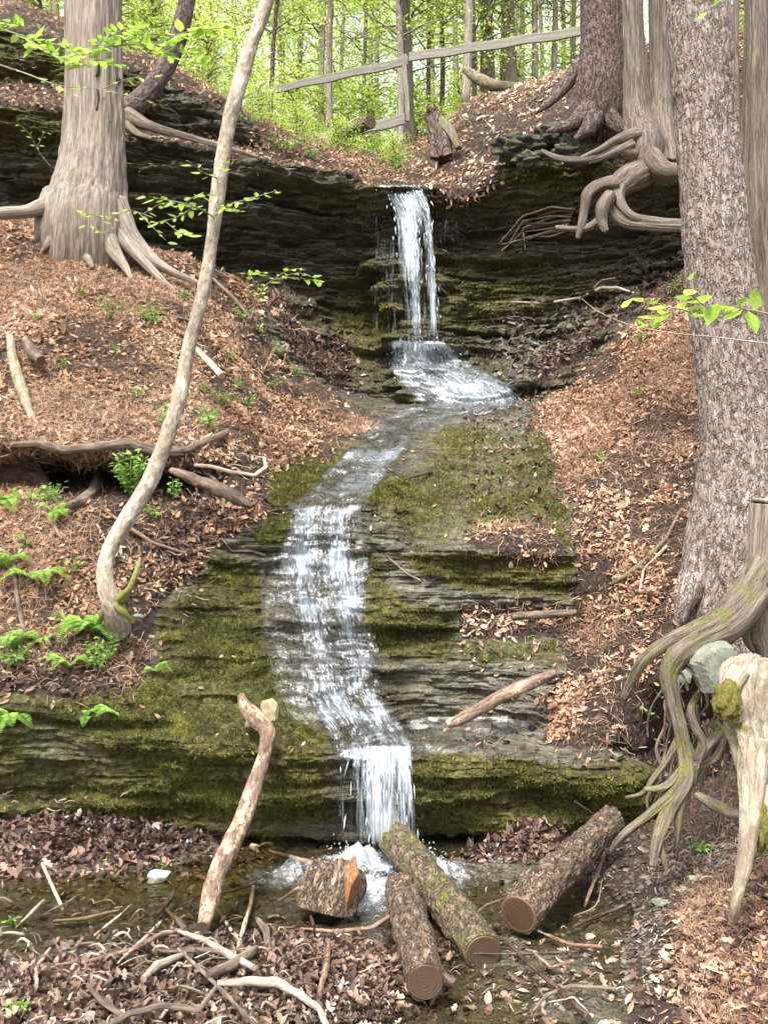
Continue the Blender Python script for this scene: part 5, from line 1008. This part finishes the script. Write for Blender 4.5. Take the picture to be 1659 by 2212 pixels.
# ------------------------------------------------------------ stones
for (u, v, Y, r, lab, mat, s) in ((1562,1462,6.0,(.165,.11,.145),'large angular grey green rock wedged among the stump roots','stone',1.4),(1480,1462,6.25,(.05,.05,.05),'small grey stone behind the root beside the large rock','stone',3.),
   (1520,1600,6.3,(.07,.06,.05),'grey stone low in the root hollow','stone',4.),(582,1540,7.0,(.075,.06,.085),'tan mossy stone on the ledge behind the crooked branch','stone_tan',6.),(540,1568,6.98,(.04,.035,.065),'small grey stone left of the tan stone on the ledge','stone',7.),
   (342,1903,6.3,(.078,.055,.05),'pale wet stone lying in the mossy shallow pool','stone_wet',8.2),(553,1838,6.75,(.055,.04,.035),'yellowish stone by the pool edge right of the crooked branch','stone_tan',9.),(575,1832,6.75,(.05,.035,.03),'small yellow stone at the tip of the dark wet stick','stone_tan',10.),
   (300,1335,7.2,(.04,.03,.03),'small round grey stone by the sapling foot','stone',11.),(1185,2000,5.6,(.05,.03,.015),'flat greenish shale flake near the torn log end','stone',12.),(1430,1950,5.5,(.06,.04,.02),'flat shale slab on the bare soil at the right','stone',13.),(1500,1900,5.6,(.05,.03,.02),'shale flake on bare soil below the roots','stone',14.),(38,1990,5.9,(.02,.02,.02),'small pale pebble at the left edge of the pool','stone_wet',15.)):
    o = blob('rock' if r[0] > .1 else 'stone', (0, 0, 0), r, M[mat], seed=s, flat=True, n=36, m=54); c = W(u, v, Y)
    if r[0] < .1: p, nn = hit(u, v); c = p + nn * r[2] * .35
    o.location = c; tag(o, lab, 'rock' if r[0] > .1 else 'stone')
o = None

for (u, v, Y, r, lab, sd) in ((1115,318,14.2,(.30,.22,.17),'mossy boulder on the rim of the rock wall right of the fall',21.),(1195,292,14.6,(.28,.2,.15),'mossy boulder beside the red pine roots',22.),(1250,330,13.6,(.30,.2,.13),'low mossy rock at the rim under the red pine',23.),(1150,345,13.9,(.22,.16,.10),'small mossy rock hanging over the rim between two larger ones',24.)):
    if 'mossrock' not in M: M['mossrock'] = plain_noise('mossy dark rock', [(.3, (.015, .015, .012)), (.55, (.05, .05, .035)), (.8, (.12, .11, .08))], 12, .8, .03, moss=.53)
    o = blob('rock', (0, 0, 0), r, M['mossrock'], seed=sd, amp=.35, f=2.6); o.location = W(u, v, Y); tag(o, lab, 'rock')
# ------------------------------------------------------------ fence
def plank(name, A, B, h, th, parent=None, n=24):
    A, B = np.array(A, float), np.array(B, float); d = (B - A); L = np.linalg.norm(d); d /= L; up = np.array([0, 0, 1.0]); s = np.cross(d, up); s /= np.linalg.norm(s); up = np.cross(s, d)
    V, rest = [], []; b = h * .06
    sec = [(-h / 2 + b, -th / 2), (h / 2 - b, -th / 2), (h / 2, -th / 2 + b), (h / 2, th / 2 - b), (h / 2 - b, th / 2), (-h / 2 + b, th / 2), (-h / 2, th / 2 - b), (-h / 2, -th / 2 + b)]
    for i in range(n):
        c = A + d * L * i / (n - 1) + up * .01 * math.sin(i * .9)
        for (a_, b_) in sec: V.append(c + up * a_ + s * b_); rest.append((a_, b_, L * i / (n - 1)))
    V += [A, B]; rest += [(0, 0, 0), (0, 0, L)]; k = len(V); Fc = grid_faces(n, 8, True); e = []
    for j in range(8): e += [[(j + 1) % 8, j, k - 2, k - 2], [(n - 1) * 8 + j, (n - 1) * 8 + (j + 1) % 8, k - 1, k - 1]]
    o = tubes_obj(name, [(np.array(V), np.vstack([Fc, np.array(e)]), np.array(rest))], M['board'], parent)
    for p in o.data.polygons: p.use_smooth = False
    return o
post = W(877, 245, 19.0)
t = thing('fence', tuple(post), 'weathered wooden rail fence climbing across the woods behind the fall', 'fence')
plank('rail', W(884, 124, 18.93), W(1256, 68, 18.0), .16, .045, t); plank('rail', W(545, 204, 22.0), W(882, 132, 19.02), .15, .045, t)
p0, p1 = W(880, 262, 19.06), W(874, 118, 19.06); plank('post', p0, p1, .075, .075, t, 8)
p0, p1 = W(556, 260, 22.08), W(556, 196, 22.08); plank('post', p0, p1, .10, .10, t, 8)
plank('bottom_rail', W(650, 308, 20.5), W(875, 258, 19.0), .19, .045, t)

# ------------------------------------------------------------ woodland
def tree_crown(seed, n, rad, zlo, zhi, size):
    rs = np.random.default_rng(seed); br = []; P, X = [], []
    for k in range(46):
        a = rs.uniform(0, 2 * math.pi); z = rs.uniform(zlo, zhi); L = rad * rs.uniform(.45, 1.1) * (1 - .35 * (z - zlo) / (zhi - zlo)); d = np.array([math.cos(a), math.sin(a), rs.uniform(-.05, .5)])
        p0 = np.array([0, 0, z]); p1 = p0 + d * L * .5 + [0, 0, .12 * L]; p2 = p0 + d * L + rs.normal(size=3) * .15; br.append(tube_arrays([p0, p1, p2], [.022, .012, .004], 6, 4, None, True, k))
        m = n // 46; t = rs.random(m) ** .6; q = p0 + (p2 - p0) * t[:, None] + np.array([0, 0, .1 * L]) * np.sin(t * 3.1)[:, None]
        sp = rs.normal(size=(m, 3)) * np.array([.30, .30, .09]) * (.5 + .8 * t[:, None]); P.append(q + sp); X.append(np.tile(d, (m, 1)) + rs.normal(size=(m, 3)) * .7)
    P, X = np.vstack(P), np.vstack(X); Nn = np.array([0, 0, 1.0]) + .55 * rs.normal(size=P.shape); Nn /= np.linalg.norm(Nn, axis=1)[:, None]
    return br, inst(QUADLEAF, P, X, Nn, rs.uniform(size * .6, size * 1.15, len(P)), rnd=rs.random(len(P)))
_o = 'first second third fourth fifth sixth seventh eighth ninth tenth eleventh twelfth thirteenth fourteenth fifteenth sixteenth seventeenth eighteenth nineteenth twentieth'.split()
ORD = _o + ['twenty ' + a for a in _o[:9]] + ['thirtieth'] + ['thirty ' + a for a in _o[:9]]
crowns = []
for s in range(4):
    br, lf = tree_crown(s + 11, 5200, 2.3, 2.6, 8.5, .095)
    b = tubes_obj('limbs', br, M['thin']); l = leaf_obj('foliage', [lf], M['leaf_far']); crowns.append((b.data, l.data)); bpy.data.objects.remove(b); bpy.data.objects.remove(l)
def wood_tree(u, Y, hw, lean, label, crown=0, mat='thin', h=13, crown_s=1.0):
    x = (u - 829.5) / F * Y; z = drop(x, Y); r = hw * Y / F; t = thing('woodland_tree', (x, Y, z - .1), label, 'tree', 'trees in the woodland behind the fence'); k = (lean / F * Y) / ((W(0, 0, Y) - W(0, 300, Y))[2])
    pts = [(0, 0, 0), (k * h * .2 + random.uniform(-.06, .06), 0, h * .2), (k * h * .5 + random.uniform(-.15, .15), random.uniform(-.1, .1), h * .5), (k * h, 0, h)]
    SEED[0] += 1; o = tubes_obj('trunk', [tube_arrays(pts, [r * 1.3, r * 1.05, r * .9, r * .4], 40, 14, d_rough(.012, 12), True, SEED[0])], M[mat]); o.parent = t
    if crown is not None:
        for nm, dat in zip(('limbs', 'foliage'), crowns[crown % 4]): c = bpy.data.objects.new(nm, dat); C.objects.link(c); c.parent = t; c.scale = (crown_s,) * 3; c.rotation_euler = (0, 0, random.uniform(0, 6)); c.location = (0, 0, random.uniform(-.3, .8))
    return t
WT = [(430,24,4,5,'thin trunk just left of the leaning sapling, high at the left of the woods',0,'thin'),(470,30,4,-8,'faint thin trunk hidden behind the leaning sapling top',1,'thin'),(510,36,6,0,'grey trunk far off behind the leaning sapling top',2,'thin'),
 (583,23,4.5,12,'dark thin stem right of the leaning sapling that starts below the rail',3,'pine_red'),(615,32,4,-10,'thin far stem crossing behind the left rail',0,'thin'),(645,40,6,4,'faint far trunk in bright leaves left of centre',1,'thin'),(690,27,4.5,5,'thin straight trunk left of the trunk in the sky gap',2,'thin'),(716,23,6.5,-3,'straight brown trunk halfway along the left rail',3,'thin'),
 (737,34,4,6,'very thin trunk close beside the straight brown trunk',0,'thin'),(778,29,4,10,'thin leaning stem left of the fence post',1,'thin'),(820,38,5,-5,'far thin trunk just left of the fence post',2,'thin'),(862,21.5,7,2,'brown trunk touching the left side of the fence post top',3,'thin'),(888,22,13,-6,'thick grey trunk right behind the fence post',0,'cedar_dark'),
 (924,28,4,-3,'thin dark trunk, first right of the thick grey one by the post',1,'pine_red'),(951,25,5,0,'slim dark trunk, second right of the fence post trunk',2,'pine_red'),(985,36,6,4,'far slim trunk behind the fallen mossy trunk',3,'thin'),(1005,21,8,12,'crooked brown trunk rising from the fallen mossy trunk',0,'thin'),(1024,22,5,-4,'slender trunk close right of the crooked brown one',1,'pine_red'),
 (1054,24,15,2,'thick brown trunk at the middle of the right rail',2,'cedar_dark'),(1076,27,5,14,'thin stem leaning behind the thick brown trunk',3,'thin'),(1103,26,15,-2,'thick pale grey trunk right of the thick brown one',0,'cedar'),(1128,33,5,4,'far slim trunk right of the pale grey trunk',1,'thin'),(1152,25,6.5,4,'slim straight trunk halfway between pale grey trunk and red pine',2,'thin'),
 (1172,31,4,-6,'faint thin trunk near the right end of the rail',3,'thin'),(1192,26,6,10,'curved slim trunk near the right end of the rail',0,'thin'),(1214,33,4.5,2,'faint far trunk next to the curved slim one',1,'thin'),(1236,29,5,6,'slim trunk just left of the dark red pine',2,'thin'),(350,26,10,-4,'brown trunk between the grey cedar and the dark leaning tree',3,'thin'),(300,30,7,5,'trunk half hidden by leaves right of the grey cedar top',0,'thin'),
 (60,24,9,3,'trunk in the leaves at the top left corner',1,'pine_red'),(120,30,7,-3,'slim trunk left of the grey cedar top',2,'thin'),(1340,26,8,0,'trunk glimpsed between the red pine and the twin cedar',3,'thin'),(1600,26,9,0,'trunk glimpsed in the gap right of the big pine',0,'thin')]
for (u, Y, hw, ln, lab, c, mt) in WT: wood_tree(u, Y, hw, ln, lab, c, mt, crown_s=1.0 if Y < 30 else 1.25)
for i, (u, Y) in enumerate([(u_, 42 + 9 * (i_ % 3)) for i_, u_ in enumerate(range(-150, 1850, 85))]):
    wood_tree(u + random.uniform(-20, 20), Y, random.uniform(4, 7), random.uniform(-8, 8), ORD[i] + ' distant trunk from the left deep in the bright woodland', i, 'thin', 16, 1.7)
# low leafy growth between the trunks
sb, sv = [], tree_crown(77, 3200, 1.0, .2, 2.4, .085); b = tubes_obj('stems', sv[0], M['thin']); l = leaf_obj('foliage', [sv[1]], M['leaf_far']); bd, ld = b.data, l.data; bpy.data.objects.remove(b); bpy.data.objects.remove(l)
spots = [(560,17.5,.4),(640,17,.35),(730,17.6,.35),(620,24,.8),(760,23,.7),(700,26,1.0),(820,23,.6),(850,18.4,.3),(560,25,.9),(900,23,1.0),(960,22.5,.9),(1020,24,1.0),(1100,23,.8),(1160,22,.8),(1220,23,.9),(800,27,1.3),(500,21,.8),(450,18.5,.7),(400,20,1.0),(330,19,.8),(260,19,.8),(90,19,.9),(20,20,1.1),(-80,20,1.2),(1330,21,.9),(1620,18,1.0),(740,31,1.5),(640,30,1.5),(900,30,1.4),(1000,31,1.4),(1120,30,1.4),(1230,31,1.4),(520,31,1.5),(400,28,1.3)]
for i, (u, Y, s) in enumerate(sorted(spots, key=lambda q: (q[1], q[0]))):
    x = (u - 829.5) / F * Y; t = thing('understory_bush', (x, Y, drop(x, Y) - .15), ORD[i] + ' low green bush counting the woodland bushes from the nearest to the farthest', 'bush', 'green bushes under the woodland trees')
    for nm, dat in (('stems', bd), ('foliage', ld)): c = bpy.data.objects.new(nm, dat); C.objects.link(c); c.parent = t; c.scale = (s, s, s * .8); c.rotation_euler = (0, 0, random.uniform(0, 6))
# the far wood as one mass
n = 70000; Yf = RNG.uniform(62, 100, n); uf = RNG.uniform(-500, 2200, n); P = np.stack([(uf - 829.5) / F * Yf, Yf, 0 * Yf], -1); zf = 6.35 + .36 * (Yf - 15) * .66
P[:, 2] = zf + RNG.uniform(-1, 26, n) * (.6 + .4 * noise(P[:, 0] * .25, P[:, 1] * .25, 3)); keep = fbm(P[:, 0] * .35, P[:, 1] * .2, P[:, 2] * .45, 4) > .02; P = P[keep]
Nn = np.array([0, -.3, .9]) + .6 * RNG.normal(size=P.shape); Nn /= np.linalg.norm(Nn, axis=1)[:, None]
o = leaf_obj('far_woodland', [inst(QUADLEAF, P, rvec(len(P)), Nn, RNG.uniform(.25, .6, len(P)))], M['leaf_far']); tag(o, 'bright yellow green mass of leaves far back in the wood', 'woodland', kind='stuff')

# ------------------------------------------------------------ foreground twigs with leaves
def Wl(L): return [W(*p) for p in L]
def spray_thing(name, label, cat, paths, nl, size, r0=.006, Y=None, mat='leaf', stem='thin'):
    """paths: picture polylines (u, v, Y)"""
    P0 = W(*paths[0][0]); t = thing(name, tuple(P0), label, cat); tw, lf = [], []
    for k, p in enumerate(paths):
        w_ = Wl(p); SEED[0] += 1; tw.append(tube_arrays(w_, np.linspace(r0 * (1 if k == 0 else .6), r0 * .3, len(w_)), 8 * len(w_), 6, None, True, SEED[0])); q = catmull(np.array(w_), 30); lf.append(leafy(q[6:] if k == 0 else q[3:], nl if k == 0 else max(4, int(nl * .6)), size))
    tubes_obj('twig', tw, M[stem], t); leaf_obj('foliage', lf, M[mat], t); return t
spray_thing('leafy_branch', 'leafy spray growing left from the sapling below the bend at its middle', 'branch', [[(462,470,7.7),(440,455,7.5),(400,440,7.3),(350,430,7.2),(322,425,7.1)],[(420,447,7.4),(380,470,7.3),(340,480,7.2)],[(400,440,7.3),(420,425,7.2),(440,420,7.1)],[(360,480,7.2),(380,497,7.2),(405,508,7.1)]], 16, .085)
spray_thing('leafy_branch', 'leafy spray growing right from the middle of the sapling', 'branch', [[(466,465,7.7),(490,445,7.5),(530,432,7.3),(565,422,7.2),(598,412,7.1)],[(478,455,7.6),(500,450,7.4),(520,455,7.3)]], 14, .075)
spray_thing('leafy_branch', 'small leaf tuft on the sapling above the spray, left side', 'branch', [[(470,385,7.7),(440,372,7.5),(410,350,7.4)],[(470,370,7.7),(490,360,7.6),(498,350,7.5)]], 7, .075)
spray_thing('leafy_branch', 'big bright leafy branch hanging across the grey cedar at upper left', 'branch', [[(-60,40,6.4),(60,80,6.3),(180,105,6.2),(300,95,6.1),(420,105,6.1)],[(60,80,6.3),(100,110,6.1),(150,130,6)],[(200,105,6.2),(230,80,6.1),(280,60,6)],[(300,95,6.1),(360,120,6),(440,140,6)],[(200,105,6.2),(180,140,6.1),(160,120,6.1)],[(340,95,6.1),(400,70,6),(480,60,6)],[(130,92,6.2),(200,130,6.1),(260,140,6.1)],[(60,60,6.3),(20,50,6.2),(-20,60,6.2)]], 34, .11)
spray_thing('leafy_branch', 'lower leafy twig hanging in front of the grey cedar trunk', 'branch', [[(-60,120,7.5),(60,160,7.3),(130,185,7.2),(200,190,7.1),(310,215,7)],[(80,168,7.3),(110,180,7.2),(150,200,7.1)],[(220,193,7.1),(280,170,7),(330,165,7)]], 9, .075)
spray_thing('leafy_branch', 'leafy twig below the big cedar foot at the left', 'branch', [[(330,470,9.5),(280,455,9.4),(230,470,9.3),(180,460,9.3)],[(300,460,9.4),(340,500,9.2),(360,520,9.2)],[(250,463,9.4),(230,500,9.3),(190,490,9.3)],[(310,462,9.4),(350,440,9.3),(380,440,9.2)]], 12, .085)
spray_thing('leafy_branch', 'long bare pale twig reaching in from the right edge before the pine', 'branch', [[(1720,750,5.6),(1640,740,5.6),(1540,728,5.6),(1440,718,5.5),(1340,695,5.5),(1280,665,5.5),(1256,645,5.5)]], 3, .02, .005, stem='stick_pale')
spray_thing('leafy_branch', 'upper twig of big bright leaves across the big pine at the right', 'branch', [[(1700,690,5.3),(1620,670,5.3),(1520,670,5.3),(1450,665,5.3),(1400,650,5.3),(1370,645,5.3)],[(1540,672,5.3),(1500,640,5.2),(1490,610,5.2)],[(1450,665,5.3),(1420,690,5.3),(1400,700,5.2)],[(1620,672,5.3),(1580,660,5.2),(1530,650,5.2)]], 11, .165, .005, mat='plant' if False else 'leaf')
spray_thing('leafy_branch', 'few bright leaves hanging into the top right corner', 'branch', [[(1720,-60,6),(1640,-20,6),(1560,0,6),(1530,20,6)]], 8, .08)
spray_thing('leafy_sapling', 'young sapling spreading a flat leaf spray before the rock wall left of the fall', 'sapling', [[(540,695,11.6),(560,640,11.5),(590,605,11.3),(640,600,11.2),(690,608,11.1)],[(590,605,11.3),(570,590,11.2),(535,590,11.1)],[(590,605,11.3),(620,585,11.2),(650,580,11.1)],[(600,605,11.3),(640,590,11.2),(680,600,11.1)],[(560,640,11.5),(545,600,11.4),(540,590,11.4)]], 14, .11, .009)
for (pts, lab) in (([[(110,360,12.3),(80,320,12.2),(65,290,12.1),(45,270,12)],[(80,320,12.2),(95,290,12.1),(100,285,12)]], 'sparse little sapling left of the cedar foot'),
                   ([[(1240,1980,5.3),(1290,1950,5.2),(1300,1900,5.2)]], 'bare fine twig with few leaves near the torn log'),):
    spray_thing('leafy_sapling', lab, 'sapling', pts, 10, .06 if 'cedar' in lab else .015, .006)
def stand(u, v, surf=None):
    if 960 < v < 1112 and u < 560: return W(u, v + 18, 8.42), np.array([0, -.5, .8])
    return hit(u, v, surf)
def herb(u, v, label, h=.18, nst=6, nl=8, size=.06, wide=.12, mat='plant', name='herb_plant', cat='plant', surf=None):
    p, nn = stand(u, v, surf); t = thing(name, tuple(p), label, cat); tw, lf = [], []; size *= .85
    for i in range(nst):
        a = RNG.uniform(0, 2 * math.pi); e = p + np.array([math.cos(a) * wide * RNG.uniform(.3, 1), math.sin(a) * wide * .7 - .03, h * RNG.uniform(.6, 1.1)]); m = (p + e) / 2 + nn * .03; SEED[0] += 1
        tw.append(tube_arrays([p, m, e], [.003, .0025, .001], 7, 4, None, True, SEED[0])); q = catmull(np.array([p, m, e]), 20); lf.append(leafy(q[5:], nl, size, spread=1.1))
    tubes_obj('stem', tw, M['fern'], t); leaf_obj('foliage', lf, M[mat], t); return t
def fern(u, v, label, L=.16, n=5, surf=None):
    L *= 1.3; p, nn = stand(u, v, surf); t = thing('fern', tuple(p), label, 'fern'); tw, lf = [], []
    for i in range(n):
        a = -math.pi / 2 + RNG.uniform(-1.5, 1.5); d = np.array([math.cos(a), math.sin(a), 0]); e = p + d * L * RNG.uniform(.7, 1.1) + [0, 0, L * RNG.uniform(-.2, .5)]; m = (p + e) / 2 + [0, 0, L * .25] + nn * .02
        SEED[0] += 1; tw.append(tube_arrays([p, m, e], [.002, .0015, .0008], 8, 4, None, True, SEED[0])); q = catmull(np.array([p, m, e]), 26); T = np.gradient(q, axis=0); T /= np.linalg.norm(T, axis=1)[:, None]; S = np.cross(T, [0, 0, 1]); S /= np.linalg.norm(S, axis=1)[:, None]
        tt = np.linspace(0, 1, 26); sz = L * .30 * np.sin(np.clip(tt * .85 + .15, 0, 1) * math.pi) ** .8
        for sg in (-1, 1): lf.append(inst(LEAF, q[2:], (S * sg + T * .35)[2:], np.tile([0., -.3, .95], (24, 1)), sz[2:] * .8 + .004, np.full(24, .34)))
    tubes_obj('stem', tw, M['fern'], t); leaf_obj('frond', lf, M['fern'], t); return t
H = [(285,1060,'bushy bright herb hanging under the long root left of the sapling',.34,16,13,.075,.16),(60,1085,'low herb with round leaves below the left hollow',.16,8,9,.07,.16),(120,1075,'herb at the lip of the left hollow',.16,6,8,.07,.12),(375,1060,'small herb right of the sapling in the root hollow',.16,4,7,.05,.06),
     (450,935,'broad leaved rosette right of the sapling',.20,7,4,.10,.07),(352,925,'upright green leaves just left of the sapling',.16,5,5,.08,.05),(240,690,'light green herb on the upper left slope',.22,6,8,.06,.14),(330,705,'leafy herb left of the sapling on the upper slope',.2,9,8,.075,.20),(140,800,'tiny herb in the leaves of the left slope',.12,3,6,.05,.05),(490,780,'small bright herb right of the sapling on the bank',.12,5,6,.05,.1),
     (520,690,'tuft of green along the top of the left bank',.16,8,8,.05,.2),(480,880,'herb above the rosette beside the sapling',.16,6,7,.06,.1),(530,880,'grassy green tuft on the left bank right of the rosette',.12,8,6,.05,.16),(230,1430,'round leaved herb hanging over the left ledge',.16,9,9,.06,.12),(215,1440,'trailing herb below the ferns on the left ledge',.12,6,8,.05,.1),
     (30,1440,'broad clump of herb at the left edge above the mossy ledge',.14,8,8,.06,.12),(600,770,'little green plants on the bank edge left of the splash',.14,6,7,.06,.10),(640,810,'small green plants low on the bank left of the splash',.1,5,6,.05,.1),(1395,1545,'two round green leaves on the dark soil by the roots',.08,3,3,.06,.05),(1385,745,'small bright fern like plant left of the big pine',.16,5,7,.06,.08),
     (1450,640,'green tuft on the slope behind the big pine',.2,5,7,.07,.1),(855,372,'leafy plant on the lip above the waterfall',.3,9,6,.14,.2),(1590,690,'green leaves behind the big pine',.2,4,5,.08,.1),(1515,1842,'bright little plant on the gravel at the right',.05,6,4,.05,.06),(30,2000,'small green tuft at the left edge of the pool',.05,4,4,.035,.05),(45,2190,'green moss tuft in the lower left corner',.05,9,6,.03,.04),
     (130,1345,'tiny clover like plant among the leaves at the left',.07,4,5,.04,.06),(1150,1385,'tiny seedling on the right leaf shelf',.05,3,3,.03,.03),(700,300,'green plants spilling over the rim left of the fall top',.4,10,10,.10,.4),(620,330,'green plants on the rim far left of the fall',.3,9,9,.09,.35),(750,330,'fresh leaves beside the fall top',.35,9,9,.09,.3),(680,345,'fresh green sprigs on the rock rim',.25,8,8,.08,.3),(800,330,'fresh leaves just above the fall top',.3,8,8,.09,.3),(540,270,'green tuft on the rim beside the sapling trunk',.3,8,8,.08,.3)]
H += [(uu, vv, 'seedling tuft ' + where, .11, 4, 5, .055, .07) for uu, vv, where in ((180,640,'just below the cedar roots on the left bank'),(400,650,'close left of the sapling, high on the bank'),(85,700,'above the bleached split branch'),(250,770,'in open leaves between branch and sapling'),(300,860,'left of the sapling above the long root'),(560,720,'on the left bank rim nearest the rock wall'),(590,840,'on the bank beside the dark talus'),
   (440,850,'in the bare earth pocket right of the sapling'),(510,840,'between rosette and bank rim'),(60,1180,'on the leaf bank beside the fern'),(160,1240,'halfway between ferns and sapling foot'),(330,1120,'right of the sapling under the rotten wood'),(100,1400,'on the bank edge over the moss wall'),(1300,1000,'on the leaves right of the mossy slab'),(1380,860,'on the right bank below the hanging branch'))]
for (u, v, lab, h, ns, nl, sz, wd) in H: herb(u, v, lab, h, ns, nl, sz, wd)
for (u, v, lab, L, n) in ((205,1365,'bright fern spreading at the sapling foot',.22,9),(80,1250,'upright fern on the left leaf bank',.22,3),(15,1225,'fern at the left edge beside the dark stick',.16,5),(30,1400,'fern at the left edge above the mossy ledge',.18,5),(15,1570,'fern growing from the mossy ledge at the left edge',.2,6),(200,1560,'small fern hanging on the mossy ledge',.14,4),(150,1440,'small fern on the overhang left of the round leaved herb',.14,4),(255,1545,'thin fern frond on the mossy wall',.14,2),(-5,1090,'wide fern at the left edge below the hollow',.26,6),(120,1120,'little fern under the hollow lip',.16,4),(340,1450,'tiny fern above the moss wall',.1,3)): fern(u, v, lab, L, n)
